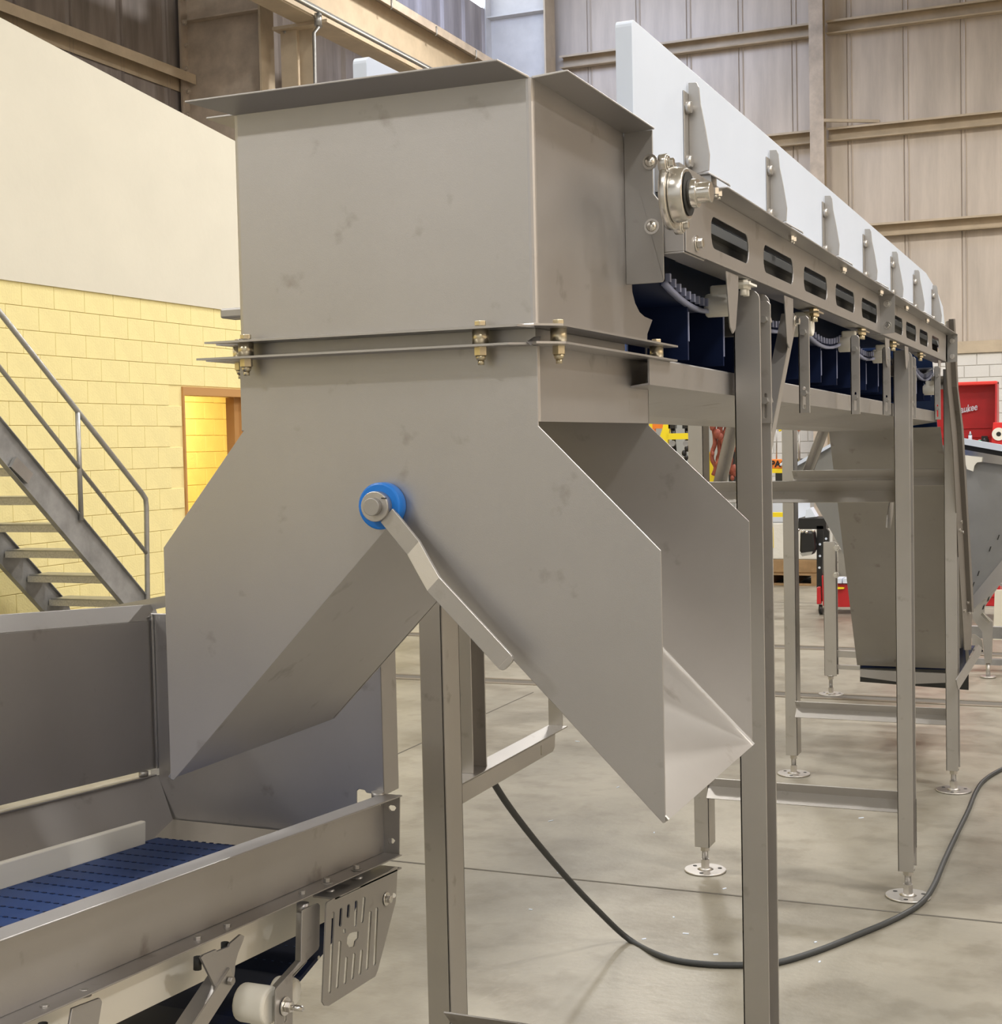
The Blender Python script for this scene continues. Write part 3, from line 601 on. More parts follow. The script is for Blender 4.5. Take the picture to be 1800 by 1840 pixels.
# ================================================================== SUPPORT FRAMES
def foot(x, y, zp, par):
    f = MB(); f.cyl((x, y, 0.001), (x, y, .007), .077, 32, r2=.076); f.cyl((x, y, .007), (x, y, .014), .03, 20, r2=.016); f = f.build('leveling_foot', M_ST2, par)
    s = MB(); s.cyl((x, y, .012), (x, y, .045), .017, 6); s.cyl((x, y, .045), (x, y, zp+.03), .0115, 12); s.cyl((x, y, zp-.022), (x, y, zp-.004), .018, 6); s.cyl((x, y, zp-.004), (x, y, zp+.003), .024, 16); s.build('stem', M_ST2, f)
    for a in (0.5, 2.6, 4.7): MB().cyl((x+.055*math.cos(a), y+.055*math.sin(a), .0065), (x+.055*math.cos(a), y+.055*math.sin(a), .0078), .008, 10).build('bolt_hole', M_DARK, f)
def post(x0, x1, y0, zp, zt_, par, wdt=.09):
    """channel: web at x0, flanges to x1"""
    s = 1 if x1 > x0 else -1; th = .0035; m = MB(); r = .02
    def fl(y):
        pr = [(x0, y, zp), (x1, y, zp)] + arc((x1-s*r, y, zt_-r), r, 0, 90, 5, (s, 0, 0), (0, 0, 1)) + [(x0, y, zt_)]
        m.plate([pr], (0, th, 0))
    fl(y0); fl(y0+wdt-th); m.box(x0, x0+s*th, y0, y0+wdt, zp, zt_)
    o = m.build('post', M_ST2, par, bev=.0015); return o
def xbar(z, y, x0, x1, par, a=.039):
    MB().fold([(x0, y, z+a), (x0, y+a, z), (x0, y, z-a)], .0035, (x1-x0, 0, 0)).build('crossbar', M_ST2, par)
def frame(yr, yl, lab, zt_=1.888, zp=.10, wd=.09):
    f = thing('support_frame', (-1.01, yr+.045, 0), lab, 'stand')
    post(-.672, -.62, yr, zp, zt_, f, wd); post(-1.357, -1.412, yl, zp, zt_, f, wd)
    for z in (1.41, .33 if yr > 3 else .312):
        xbar(z, (yr+yl)/2+.01, -1.357, -.672, f)
    xbar(1.83, yr+.02, -1.357, -.672, f, .03)
    foot(-.645, yr+.045, zp, f); foot(-1.385, yl+.045, zp, f)
    return f
f1 = frame(2.785, 2.872, 'pair of stainless channel legs nearest the camera, just behind the diverter chute', wd=.092)
f2 = frame(5.055, 5.13, 'middle pair of stainless channel legs under the raised conveyor, cable curling past its foot')
f3 = frame(6.66, 6.77, 'farthest pair of stainless channel legs under the raised conveyor, near the incline')
# knee braces, diagonals
def kb(par, a, b, x=-.632, w_=.028):
    p, q = PX(*a, x), PX(*b, x); d = (q-p).normalized(); n_ = V((0, -d.z, d.y)); m = MB(); m.bar(p, q, (.004, 0, 0), n_*w_); m.bar(p-n_*w_/2+V((-.012, 0, 0)), q-n_*w_/2+V((-.012, 0, 0)), (.028, 0, 0), n_*.003); return m.build('knee_brace', M_ST2, par)
kb(f1, (1427, 572), (1383, 800)); kb(f2, (1645, 676), (1630, 800))
bolt(PX(1428, 577, -.626), (1, 0, 0), .008, f1)
def dg(par, a, b, y, w_=.045):
    p, q = PY(*a, y), PY(*b, y); d = (q-p).normalized(); n_ = V((-d.z, 0, d.x)); MB().fold([p-n_*w_/2, p+V((0, w_/2, 0)), p+n_*w_/2], .003, q-p).build('diagonal_brace', M_ST2, par)
dg(f2, (1293, 868), (1323, 738), 5.14); dg(f3, (1450, 850), (1484, 762), 6.76)
xpoly(-.70, [(1597, 902), (1593, 925), (1591, 948), (1598, 950), (1602, 925), (1603, 902)], .004, 'latch_plate', M_STD, f2)
MB().box(-.6185, -.6175, 5.12, 5.126, .17, .34).build('slot', M_DARK, f2)
# side arm with two uprights behind the near left leg
XA = -1.357
m = MB(); m.plate([[(XA, 2.963, .785), (XA, 3.545, .785), (XA, 3.558, .793), (XA, 3.565, .83), (XA, 2.963, .83)], rrect((XA, 3.46, .806), .004, .013, .0039, (0, 1, 0), (0, 0, 1), 3)], (-.0035, 0, 0)); m.box(XA-.055, XA, 2.963, 3.66, .828, .8315)
m.build('side_arm', M_ST2, f1, bev=.0008)
post(-1.415, -1.372, 3.06, .8315, 1.55, f1, .082)
MB().fold([(-1.372, 3.66, .8315), (-1.412, 3.66, .8315), (-1.412, 3.70, .8315)], .0035, (0, 0, .7)).build('upright', M_ST2, f1)
# ================================================================== LOWER INCLINED CONVEYOR WITH ITS BIN
def c2(x, s_, t_): return V((x, 2.5+s_*.9976+t_*.0693, .904-s_*.0693+t_*.9976))
U2 = V((0, .9976, -.0693)); N2 = V((0, .0693, .9976))
lc = thing('receiving_conveyor', (-1.58, 1.2, 0), 'low inclined stainless conveyor with a blue modular belt under the left leg of the chute', 'conveyor')
def cbox(x0, x1, s0, s1, t0, t1, m=None):
    m = m or MB()
    return m.hexa([c2(x0, s0, t0), c2(x1, s0, t0), c2(x1, s1, t0), c2(x0, s1, t0), c2(x0, s0, t1), c2(x1, s0, t1), c2(x1, s1, t1), c2(x0, s1, t1)])
SE = -2.6; XRL = -1.314
m = MB()
cbox(XRL-.003, XRL, SE, 0, -.10, .0155, m); cbox(XRL-.003, XRL+.040, SE, 0, .0125, .0155, m); cbox(XRL-.003, XRL+.040, SE, 0, -.103, -.10, m)
sr = m.build('side_rail', M_ST, lc, bev=.002)
m = MB(); cbox(-1.862, -1.859, SE, 0, -.10, 0, m); m.build('side_rail', M_ST, lc)
def q2(a, b, yy=2.5): return PY(a, b, yy)
def slot_px(f, pts): return [f(a, b) for a, b in pts]
ef = MB().plate([[q2(690, 1428), q2(719, 1428), q2(718, 1536), q2(712, 1541), q2(690, 1535)]] + [[q2(x-6, y-3), q2(x-3, y-6), q2(x+5, y-5), q2(x+8, y-1), q2(x+5, y+4), q2(x-4, y+5)] for x, y in ((705, 1452), (703, 1511))], (0, -.003, 0))
ef.build('end_flange', M_STD, lc)
for px, py in ((640, 1563), (587, 1587), (543, 1610), (408, 1670), (355, 1693), (151, 1790), (80, 1818)):
    p = PX(px, py, -1.292); bolt(p, N2, .0065, lc, M_STD, l=.008)
MB().cyl(PX(337, 1559, -1.335), PX(337, 1559, -1.335)+N2*.0015, .004).build('rivet', M_DARK, lc)
cbox(-1.375, -1.360, SE, -.10, -.205, -.104).build('wear_strip', M_CREAMP, lc, bev=.002)
# blue modular belt: one link row after another with hinge slots
bt = MB(); k = 0; s_ = -.02-.052; rows = []
while s_ > -1.75:
    cbox(-1.80, -1.332, s_, s_+.050, -.112, -.098 - (.0012 if k % 2 else 0), bt); s_ -= .0508; k += 1
    if k <= 34: rows.append(bt); bt = MB()
beltpar = None
first = rows[0].build('belt_module', M_BLUE, lc, bev=.0015)
o0 = V(WL[first])
for i in range(1, 34): share(first, lc, o0+U2*(-.0508*i))
for i in range(0, 33):
    h = MB()
    for j in range(26):
        x = -1.795+.0178*j+.003*(i % 2); cbox(x, x+.008, -.072-.0508*i-.0035, -.072-.0508*i+.0015, -.1, -.0972, h)
    h.build('hinge_gap', M_NAVY, lc, kind='stuff')
cbox(-1.797, -1.783, SE, -.13, -.10, -.052).build('side_guide', M_CREAMP, lc, bev=.003)
# bin: long left wall, folded lower wall, end wall, deflector
m = MB(); cbox(-1.856, -1.853, SE, 0, .03, .342, m)
m.hexa([c2(-1.853, SE, .342), c2(-1.853, 0, .342), c2(-1.868, 0, .375), c2(-1.868, SE, .375), c2(-1.856, SE, .342), c2(-1.856, 0, .342), c2(-1.871, 0, .375), c2(-1.871, SE, .375)])
m.build('bin_side_wall', M_ST, lc, bev=.001)
m = MB(); m.hexa([c2(-1.85, SE, .018), c2(-1.85, 0, .018), c2(-1.80, 0, -.10), c2(-1.80, SE, -.10), c2(-1.853, SE, .018), c2(-1.853, 0, .018), c2(-1.803, 0, -.10), c2(-1.803, SE, -.10)])
cbox(-1.856, -1.838, SE, -.02, .018, .021, m); m.build('lower_side_wall', M_ST, lc, bev=.001)
cbox(-1.855, -1.846, -.03, 0, .016, .03).build('cutout_patch', M_CREAMP, lc)  # pale patch standing for a cutout with bright floor behind it
MB().cyl(c2(-1.846, -.055, .022), c2(-1.846, -.055, .032), .010).build('knob', M_STD, lc)
nt_ = [q2(a, b) for a, b in ((641, 1421), (645, 1418), (655, 1420), (658, 1425), (667, 1426), (667, 1434), (641, 1443))]
ew = MB().plate([[(-1.856, 2.5, .815), (-1.30, 2.5, .815), (-1.298, 2.5, .885), (-1.314, 2.5, .90), (-1.314, 2.5, 1.268), (-1.856, 2.5, 1.262)], nt_], (0, .003, 0)); ew.box(-1.317, -1.314, 2.5, 2.565, .915, 1.26)
ew.build('bin_end_wall', M_ST, lc, bev=.0015)
MB().plate([[PY(x, y, 2.52) for x, y in ((85, 1111), (297, 1070), (330, 1064), (330, 1086), (297, 1091), (270, 1097))]], (0, .003, 0)).build('rear_flange', M_STD, lc)
MB().fold([(-1.856, 2.497, 1.255), (-1.849, 2.494, 1.258), (-1.849, 2.494, .93)], .002, (0, .004, 0)).build('corner_bend', M_POL, lc)
MB().hexa([PY(268, 1502, 2.42), PY(436, 1523, 2.42), PY(520, 1494, 2.495), PY(279, 1469, 2.495), PY(268, 1502, 2.42)-N2*.003, PY(436, 1523, 2.42)-N2*.003, PY(520, 1494, 2.495)-N2*.003, PY(279, 1469, 2.495)-N2*.003]).build('deflector', mat('lit_deflector', (.72, .68, .60), .35, .85), lc)  # paler steel: the light on this slope is put into its colour
p = PY(679, 1428, 2.49); MB().cyl(p-V((0, 0, .006)), p+V((0, 0, .006)), .013).build('knob', M_STD, lc); bolt(p-V((0, .006, .016)), (0, -1, 0), .006, lc)
# return belt slung below
rb = [c2(-1.80, 0.02, -.14), c2(-1.80, .0, -.20), c2(-1.80, -.02, -.222), c2(-1.80, -.12, -.262), c2(-1.80, -.22, -.296), c2(-1.80, -.39, -.323), c2(-1.80, -.7, -.31), c2(-1.80, -1.1, -.27), c2(-1.80, -2.4, -.25)]
r_ = MB().fold(rb, .008, (.43, 0, 0)).build('return_belt', M_NAVY, lc)
def rbp(s_):
    for a, b in (((.0, -.20), (-.02, -.222)), ((-.02, -.222), (-.12, -.262)), ((-.12, -.262), (-.22, -.296)), ((-.22, -.296), (-.39, -.323)), ((-.39, -.323), (-.7, -.31)), ((-.7, -.31), (-1.1, -.27))):
        if a[0] >= s_ >= b[0]: return a[1]+(b[1]-a[1])*(s_-a[0])/(b[0]-a[0])
    return -.27
m = MB(); mw = MB()
for i in range(22):
    s_ = -.04-.048*i; t_ = rbp(s_)
    for j in range(22):
        x = -1.79+.0188*j; cbox(x, x+.005, s_-.006, s_+.006, t_-.002, t_+.007, m)
    if i > 4:
        for j in range(14, 21): x = -1.79+.0188*j+.008; cbox(x, x+.004, s_-.018, s_-.014, t_, t_+.003, mw)
m.build('belt_link', M_BLUE, lc, kind='stuff'); mw.build('belt_pin', M_CREAMP, lc, kind='stuff')
for s_ in (-.10, -.16, -.26, -.36): cbox(-1.395, -1.368, s_, s_+.008, rbp(s_)+.001, rbp(s_)+.009).build('rod_end', M_CREAMP, lc, bev=.003)
# brackets under the rail
def xp(x, pts, holes, th, nm, m_, par, bev=.0): return MB().plate([[PX(a, b, x) for a, b in pts]]+[[PX(a, b, x) for a, b in h] for h in holes], (th, 0, 0)).build(nm, m_, par, bev=bev)
b1 = xp(-1.285, [(361, 1721), (366, 1716), (389, 1706), (389, 1710), (412, 1701), (413, 1696), (433, 1679), (439, 1682), (437, 1690), (428, 1712), (423, 1730), (422, 1745), (420, 1762), (405, 1782), (390, 1780)], [], -.004, 'brace_bracket', M_ST, lc, .001)
p, q = PX(416, 1752, -1.283), PX(338, 1872, -1.283); d = (q-p).normalized(); n_ = V((0, -d.z, d.y))
m = MB(); m.bar(p, q, (.004, 0, 0), n_*.030); m.bar(p+n_*.015+V((-.013, 0, 0)), q+n_*.015+V((-.013, 0, 0)), (.028, 0, 0), n_*.003); m.build('brace', M_ST2, lc)
m = MB(); m.bar(p-n_*.015+V((-.013, 0, 0)), q-n_*.015+V((-.013, 0, 0)), (.028, 0, 0), n_*.003); m.build('brace_edge', M_ST2, lc)
bolt(PX(410, 1762, -1.281), (1, 0, 0), .007, lc, M_STD, washer=False)
b2_ = xp(-1.285, [(130, 1812), (180, 1793), (184, 1800), (176, 1850), (120, 1870)], [], -.004, 'brace_bracket', M_ST, lc, .001)
for a, b in ((355, 1719), (404, 1693), (77, 1838), (150, 1808)): MB().cyl(PX(a, b, -1.30), PX(a, b, -1.30)-N2*.02, .0065, 8).build('bolt', M_DARK, lc)
hb_ = xp(-1.275, [(543, 1636), (550, 1632), (572, 1623), (575, 1627), (574, 1700), (572, 1706), (526, 1752), (526, 1850), (495, 1850), (495, 1779), (500, 1772), (541, 1727)], [[(512, 1822), (515, 1821), (515, 1834), (511, 1838)]], -.003, 'hanger_bracket', M_ST, lc, .001)
MB().bar(PX(543, 1640, -1.288), PX(541, 1727, -1.288), (.022, 0, 0), (0, .003, 0)).build('hanger_side', M_STD, lc)
MB().bar(PX(541, 1727, -1.288), PX(497, 1776, -1.288), (.022, 0, 0), (0, .002, .002)).build('hanger_side', M_STD, lc)
cbox(-1.34, -1.275, -.275, -.205, -.118, -.115).build('hanger_top', M_ST, lc)
for a, b in ((470, 1805), (530, 1785)):
    p = PX(a, b, -1.31); MB().cyl(p+V((-.04, 0, 0)), p+V((.02 if a < 500 else 0, 0, 0)), .032 if a < 500 else .026, 20).build('return_roller', M_CREAMP, lc, bev=.006)
p = PX(512, 1808, -1.274); bolt(p, (1, 0, 0), .010, lc); MB().cyl(p, p+V((.035, 0, 0)), .005).build('stud', M_POL, lc)
for a, b in ((544, 1622), (590, 1597), (641, 1574)): MB().cyl(PX(a, b, -1.292), PX(a, b, -1.292)-N2*.014, .011, 12).build('spacer', M_ST, lc)
# slotted guard
sl = []
for xt, yt, xb_, yb_ in ((1118, 620, 1090, 1285), (1182, 590, 1175, 745), (1172, 855, 1150, 1245), (1243, 560, 1238, 675), (1225, 985, 1213, 1210), (1304, 530, 1296, 745), (1287, 955, 1273, 1172), (1367, 500, 1352, 715), (1347, 925, 1333, 1135), (1417, 615, 1392, 1095), (1470, 585, 1452, 1060)):
    f_ = lambda a, b: (350+a/4.5, 1500+b/4.5)
    sl.append([f_(xt-9, yt+14), f_(xt-3, yt+3), f_(xt+5, yt), f_(xt+12, yt+6), f_(xt+14, yt+18), f_(xb_+13, yb_-18), f_(xb_+7, yb_-5), f_(xb_-1, yb_), f_(xb_-8, yb_-6), f_(xb_-10, yb_-16)])
sl.append([f_(a, b) for a, b in ((1232, 830), (1250, 800), (1275, 788), (1300, 785), (1325, 783), (1322, 835), (1300, 860), (1290, 905), (1250, 912), (1230, 880))])
sl.append([f_(a, b) for a, b in ((1200, 765), (1220, 758), (1220, 795), (1200, 800))])
gd = [f_(a, b) for a, b in ((1065, 560), (1072, 545), (1100, 530), (1112, 520), (1165, 497), (1178, 500), (1335, 425), (1345, 412), (1390, 385), (1400, 378), (1560, 300), (1610, 262), (1640, 260), (1638, 290), (1625, 540), (1480, 1095), (1460, 1145), (1080, 1385), (1050, 1382), (1032, 1350), (1052, 900))]
g_ = xp(-1.255, gd, sl, -.003, 'slotted_guard', M_STD, lc, .001)
cbox(-1.30, -1.255, -.30, -.04, -.118, -.115).build('guard_top', M_STD, lc)
bolt(PX(694, 1615, -1.254), (1, 0, 0), .008, g_)
MB().cyl(PX(707, 1609, -1.2545), PX(707, 1609, -1.2535), .0045).build('hole', M_CREAMP, g_)
for y in (1.62, .3):
    for x in (-1.345, -1.83): MB().box(x-.02, x+.02, y-.02, y+.02, 0, .62).build('leg', M_ST2, lc)
# ================================================================== CABLE ON THE FLOOR
cp_ = [PY(826, 1270, 3.32), PY(852, 1340, 3.42), PY(895, 1420, 3.58), PY(945, 1490, 3.76), PY(1010, 1568, 4.0), PY(1072, 1634, 4.2)]
cp_ = [p for p in cp_] + [PZ(a, b, .0095) for a, b in ((1130, 1688), (1190, 1719), (1260, 1732), (1340, 1734), (1400, 1729), (1470, 1708), (1540, 1680), (1610, 1650), (1655, 1622), (1678, 1590), (1697, 1545), (1718, 1500), (1740, 1455), (1752, 1425), (1768, 1402), (1800, 1382), (1850, 1360))]
def catmull(P, n=5):
    out = []
    for i in range(len(P)-1):
        a, b, c, d = P[max(i-1, 0)], P[i], P[i+1], P[min(i+2, len(P)-1)]
        for k in range(n):
            u = k/n; out.append(.5*((2*b)+(c-a)*u+(2*a-5*b+4*c-d)*u*u+(3*b-a-3*c+d)*u**3))
    return out+[P[-1]]
top_ = [V((-1.42, 3.25, 1.5)), V((-1.46, 3.28, 1.25))]
t = MB().tube(catmull(top_+cp_), .0095, 10).build('power_cable', M_RUB); tag(t, 'thick black cable drooping behind the near leg and curling across the concrete floor', 'cable')
# ================================================================== BACKGROUND CLUTTER
def tp(y, pts, th, nm, m, par, bev=0): return ypoly(y, pts, th, nm, m, par, bev)
c0 = PY(1755, 690, 13.0); hx0, hx1 = PY(1690, 690, 13).x, PY(1788, 690, 13).x
tc = thing('tool_chest', ((hx0+hx1)/2, 13.2, 0), 'red tool chest with open lid and white script lettering before the white block wall', 'tool chest')
z1, z2, z3 = PY(1750, 800, 13).z, PY(1750, 684, 13).z, PY(1750, 765, 13).z
MB().box(hx0-.5, hx1+.03, 13.0, 13.5, .12, z1).build('cabinet', M_RED, tc, bev=.01)
for i in range(3): MB().box(hx0-.46, hx1-.01, 12.985, 13.0, .2+i*.36, .5+i*.36).build('drawer', M_RED, tc, bev=.005)
MB().box(hx0-.5, hx1-.01, 13.42, 13.44, z1, z2).build('lid', M_RED, tc)
MB().plate([[(hx1, 13.44, z1), (hx1, 13.1, z1), (hx1, 13.2, z2-.15), (hx1, 13.22, z2-.02), (hx1, 13.44, z2)]], (-.015, 0, 0)).build('lid_side', M_RED, tc)
MB().box(hx0-.5, hx1, 13.24, 13.44, z2-.03, z2).build('lid_top', mat('bright_red', (.75, .06, .05), .3), tc, bev=.008)
for z in (z3-.02, z3-.10): MB().box(hx0-.5, hx1-.02, 13.40, 13.42, z, z+.012).build('shelf_edge', M_RED, tc)
cu = bpy.data.curves.new('lettering', 'FONT'); cu.body = 'Milwaukee'; cu.size = .105; cu.shear = .35; cu.extrude = .002; cu.offset = .0016
lt = bpy.data.objects.new('lettering', cu); COL.objects.link(lt); bpy.context.view_layer.update()
dg_ = bpy.context.evaluated_depsgraph_get(); me = bpy.data.meshes.new_from_object(lt.evaluated_get(dg_)); bpy.data.objects.remove(lt)
me.materials.clear(); me.materials.append(M_WHITE)
lt = bpy.data.objects.new('lettering', me); COL.objects.link(lt); WL[lt] = V((0, 0, 0)); lt.parent = tc
xs = [v.co.x for v in me.vertices]; wdt = max(xs)
pr_ = PY(1757, 727, 13.39); lt.rotation_euler = (math.pi/2, math.radians(-9), 0); sc = .275/wdt; lt.scale = (sc, sc*1.35, sc)
lt.location = V((pr_.x-.272, 13.39, pr_.z-.045-.275*math.sin(.157)))-WL[tc]
MB().plate([[PY(a, b, 13.39) for a, b in ((1700, 752), (1742, 735), (1741, 738), (1759, 729), (1737, 741), (1738, 738), (1700, 755))]], (0, -.002, 0)).build('underline_bolt', M_WHITE, tc)
def bottle(px, py, lab):
    p = PY(px, py, 13.12); m = MB().cyl(p, p+V((0, 0, .075)), .016, 14); m.cyl(p+V((0, 0, .075)), p+V((0, 0, .083)), .016, 14, r2=.009)
    o = m.build('spray_bottle', M_WHITE); tag(o, lab, 'bottle', 'white bottles in the red tool chest'); MB().cyl(p+V((0, 0, .083)), p+V((0, 0, .105)), .009, 10, r2=.004).build('nozzle', M_WHITE, o); MB().cyl(p+V((0, 0, .073)), p+V((0, 0, .080)), .0165, 12).build('collar', M_BLACK, o)
z_ = PY(1740, 796, 13.12)
bottle(1728, 797, 'white bottle in the red tool chest nearest the conveyor rail'); bottle(1743, 797, 'white bottle in the red tool chest beside the green lid')
p = PY(1760, 797, 13.1); o = MB().cyl(p, p+V((0, 0, .028)), .018, 14).build('jar', mat('green_lid', (.02, .35, .15), .4)); tag(o, 'low jar with a green and white lid in the tool chest', 'jar')
MB().cyl(p+V((0, 0, .028)), p+V((0, 0, .033)), .012, 14).build('lid', M_WHITE, o)
p = PY(1770, 800, 13.1); o = MB().sphere(p+V((0, 0, .035)), .035, 1, 1, 1); o.box(p.x-.03, p.x+.02, p.y-.02, p.y+.02, p.z, p.z+.08); o = o.build('hand_tool', M_BLACK); tag(o, 'black hand tool lying in the red tool chest', 'tool')
o = MB().plate([[PY(a, b, 12.98) for a, b in ((1781, 795), (1784, 759), (1800, 759), (1800, 800))]], (0, .08, 0)).build('parts_box', mat('red_box', (.7, .03, .03), .4), bev=.004); tag(o, 'bright red box propped against the right corner of the tool chest', 'box')
p = PY(1794, 780, 12.96); MB().cyl(p, p+V((0, .012, 0)), .055, 20).build('tape_roll', M_CREAMP, o); MB().cyl(p+V((0, -.001, 0)), p+V((0, .012, 0)), .02, 14).build('tape_core', M_DARK, o)
# machine at far right
rm = thing('side_conveyor', (-.7, 10.1, 0), 'grey framed machine with diagonal guards behind the infeed hopper at the right edge', 'machine')
tp(9.9, [(1746, 1096), (1780, 1050), (1850, 1045), (1850, 1075), (1795, 1052), (1768, 1092), (1768, 1104), (1783, 1118), (1781, 1192), (1769, 1192), (1764, 1135), (1747, 1112)], .05, 'side_plate', M_STD, rm)
for x, y in ((1766, 1091), (1775, 1076)): tp(9.895, [(x-2, y+5), (x, y-2), (x+3, y-5), (x+1, y+3)], .003, 'slot', M_DARK, rm)
tp(9.88, [(1746, 1085), (1779, 1044), (1782, 1048), (1749, 1090)], .03, 'belt_edge', M_BLACK, rm)
tp(9.85, [(1762, 1104), (1765, 1101), (1779, 1117), (1776, 1121)], .02, 'clamp_handle', M_POL, rm)
for x, y in ((1755, 1070), (1769, 1052), (1758, 1168)): p = PY(x, y, 9.86); m = MB().cyl(p, p+V((0, -.03, 0)), .012, 8); m.box(p.x-.03, p.x+.03, p.y-.035, p.y-.025, p.z-.006, p.z+.006); m.build('wing_knob', M_BLACK, rm)
tp(9.95, [(1746, 1140), (1752, 1140), (1764, 1150), (1766, 1165), (1746, 1200)], .01, 'lower_bracket', M_ST2, rm)
p = PY(1775, 1192, 9.92); m = MB().cyl(V((p.x, p.y, .01)), p, .014, 10); m.cyl((p.x, p.y, .001), (p.x, p.y, .012), .05, 20); m.build('leveling_foot', M_ST2, rm)
m = MB(); m.box(-.9, 1.2, 10.2, 10.25, .22, .30); m.box(-.9, 1.2, 10.2, 10.25, .04, .08); m.build('base_rail', M_GREY, rm)
tp(10.6, [(1787, 1060), (1850, 1060), (1850, 1150), (1784, 1150)], .02, 'back_panel', M_CREAM, rm)
# second leg group of the infeed (far foot)
il = thing('infeed_stand', (-1.6, 9.02, 0), 'grey channel leg on a round foot plate left of the infeed hopper', 'stand')
post(-1.63, -1.555, 9.0, .12, .95, il, .07); foot(-1.595, 9.02, .12, il)
m = MB(); m.box(-1.56, -.9, 9.02, 9.06, .235, .275); m.build('crossbar', M_ST2, il)
m = MB(); m.box(-1.56, -.9, 9.02, 9.06, .16, .185); m.build('crossbar', M_ST2, il)
tp(9.0, [(1505, 985), (1515, 990), (1522, 1035), (1506, 1035)], .01, 'side_panel', M_STD, il)
for a, b in ((1503, 985), (1502, 1033)): bolt(PY(a, b, 8.98), (0, -1, 0), .012, il)
for a, b, y in ((1514, 980, 7.5), (1535, 1135, 7.5)):
    p = PY(a, b, y); m = MB(); m.plate([[p, p+V((.02, 0, .03)), p+V((.035, 0, .05)), p+V((.03, 0, .0)), p+V((.03, 0, -.045)), p+V((.015, 0, -.03))]], (0, .01, 0)); m.build('toggle_latch', M_POL, fn)
# rack and lifting gear behind the left legs
gr = thing('lifting_frame', (-3.9, 14, 0), 'bright yellow A frame rack holding chain hoists, seen between the left legs', 'rack')
YG = 14.0
def gp(pts, nm, m, th=.06, y=YG): return tp(y, pts, th, nm, m, gr)
gp([(1196, 742), (1207, 742), (1204, 760), (1197, 810), (1180, 800), (1190, 770)], 'frame_leg', M_YEL)
gp([(1197, 742), (1238, 744), (1238, 749), (1197, 748)], 'top_bar', M_YEL)
gp([(1198, 779), (1243, 778), (1243, 789), (1197, 790)], 'cross_plate', M_YEL)
gp([(1274, 812), (1286, 860), (1284, 868), (1274, 880)], 'frame_leg', M_YEL)
gp([(1300, 921), (1410, 921), (1410, 929), (1300, 929)], 'rack_beam', M_YEL)
gp([(1300, 842), (1441, 842), (1441, 850), (1300, 850)], 'rack_beam', M_YEL)
gp([(1383, 935), (1387, 950), (1388, 985), (1383, 985)], 'frame_leg', M_YEL)
m = MB(); p = PY(1196, 742, YG); m.box(p.x-.35, p.x-.28, YG+.5, YG+.56, 0, p.z); m.build('rear_post', M_YEL, gr)
m = MB(); p = PY(1278, 880, YG); m.box(p.x-.03, p.x+.03, YG, YG+.06, 0, p.z); m.build('front_post', M_YEL, gr)
o = tp(14.3, [(1172, 742), (1177, 742), (1177, 757), (1190, 757), (1190, 770), (1176, 770), (1176, 1000), (1171, 1000)], .05, 'rack_upright', M_ORG, None); tag(o, 'orange rack upright with a short arm at the far left of the lifting gear', 'rack')
for i, (a, lab) in enumerate(((1208, 'black chain hoist hanging from the yellow frame, left one of two'), (1233, 'black chain hoist hanging from the yellow frame, right one of two'))):
    h = MB(); p = PY(a, 752, YG+.03)
    h.box(p.x-.035, p.x+.035, p.y-.03, p.y+.03, p.z-.10, p.z)
    h.cyl(p+V((0, 0, -.1)), p+V((.02, 0, -.33)), .02, 8); h = h.build('chain_hoist', M_BLACK); tag(h, lab, 'hoist')
    q = PY(a, 797, YG-.03); MB().cyl(q+V((0, -.02, 0)), q+V((0, .02, 0)), .03, 14).build('sheave', M_GREY, h)
    for j in range(7):
        qq = q+V((random.uniform(-.03, .03), 0, -.05-.045*j)); MB().sphere(qq, .028, .8, .6, 1.1, 8, 5).build('chain_link', M_BLACK if j < 6 else M_WHITE, h)
rc = MB(); random.seed(3)
for i in range(5):
    a = 1283+i*10; ptz = [PY(a+random.uniform(-4, 4), 742+k*14, 13.9+.03*i) for k in range(9)]; rc.tube(catmull(ptz, 3), .022+.006*(i % 2), 7)
for i in range(26): rc.sphere(PY(random.uniform(1278, 1322), random.uniform(745, 860), 13.85), random.uniform(.02, .04), 1, .5, 1.3, 7, 4)
rc = rc.build('chain_bundle', M_RED2, None, kind='stuff'); tag(rc, 'hanging bundle of rusty red chains and slings', 'chains')
o = tp(13.97, [(1312, 815), (1322, 806), (1324, 866), (1311, 866)], .1, 'jacket', M_RUB, None, .01); tag(o, 'dark jacket or cover hanging beside the rusty red chains', 'cover')
o = tp(14.0, [(1383, 825), (1408, 825), (1408, 842), (1383, 842)], .06, 'orange_box', M_ORG, None, .01); tag(o, 'orange box with black capital letters on the yellow rack beam', 'box')
cu = bpy.data.curves.new('print', 'FONT'); cu.body = 'PAC'; cu.size = .085; cu.extrude = .001; cu.offset = .003
l2 = bpy.data.objects.new('print', cu); COL.objects.link(l2); bpy.context.view_layer.update()
me = bpy.data.meshes.new_from_object(l2.evaluated_get(bpy.context.evaluated_depsgraph_get())); bpy.data.objects.remove(l2); me.materials.clear(); me.materials.append(M_BLACK)
l2 = bpy.data.objects.new('lettering', me); COL.objects.link(l2); l2.parent = o; l2.rotation_euler = (math.pi/2, 0, 0); l2.location = PY(1384, 839, 13.995)-WL[o]
o = tp(13.9, [(1399, 835), (1408, 828), (1412, 832), (1402, 838)], .1, 'rag', M_WHITE, None, .01); tag(o, 'small white rag in front of the orange box', 'rag')
o = MB().cyl(PY(1395, 825, 14.03), PY(1395, 765, 14.03), .007, 8).build('thin_rod', M_GALV); tag(o, 'thin upright rod standing on the orange box', 'rod')
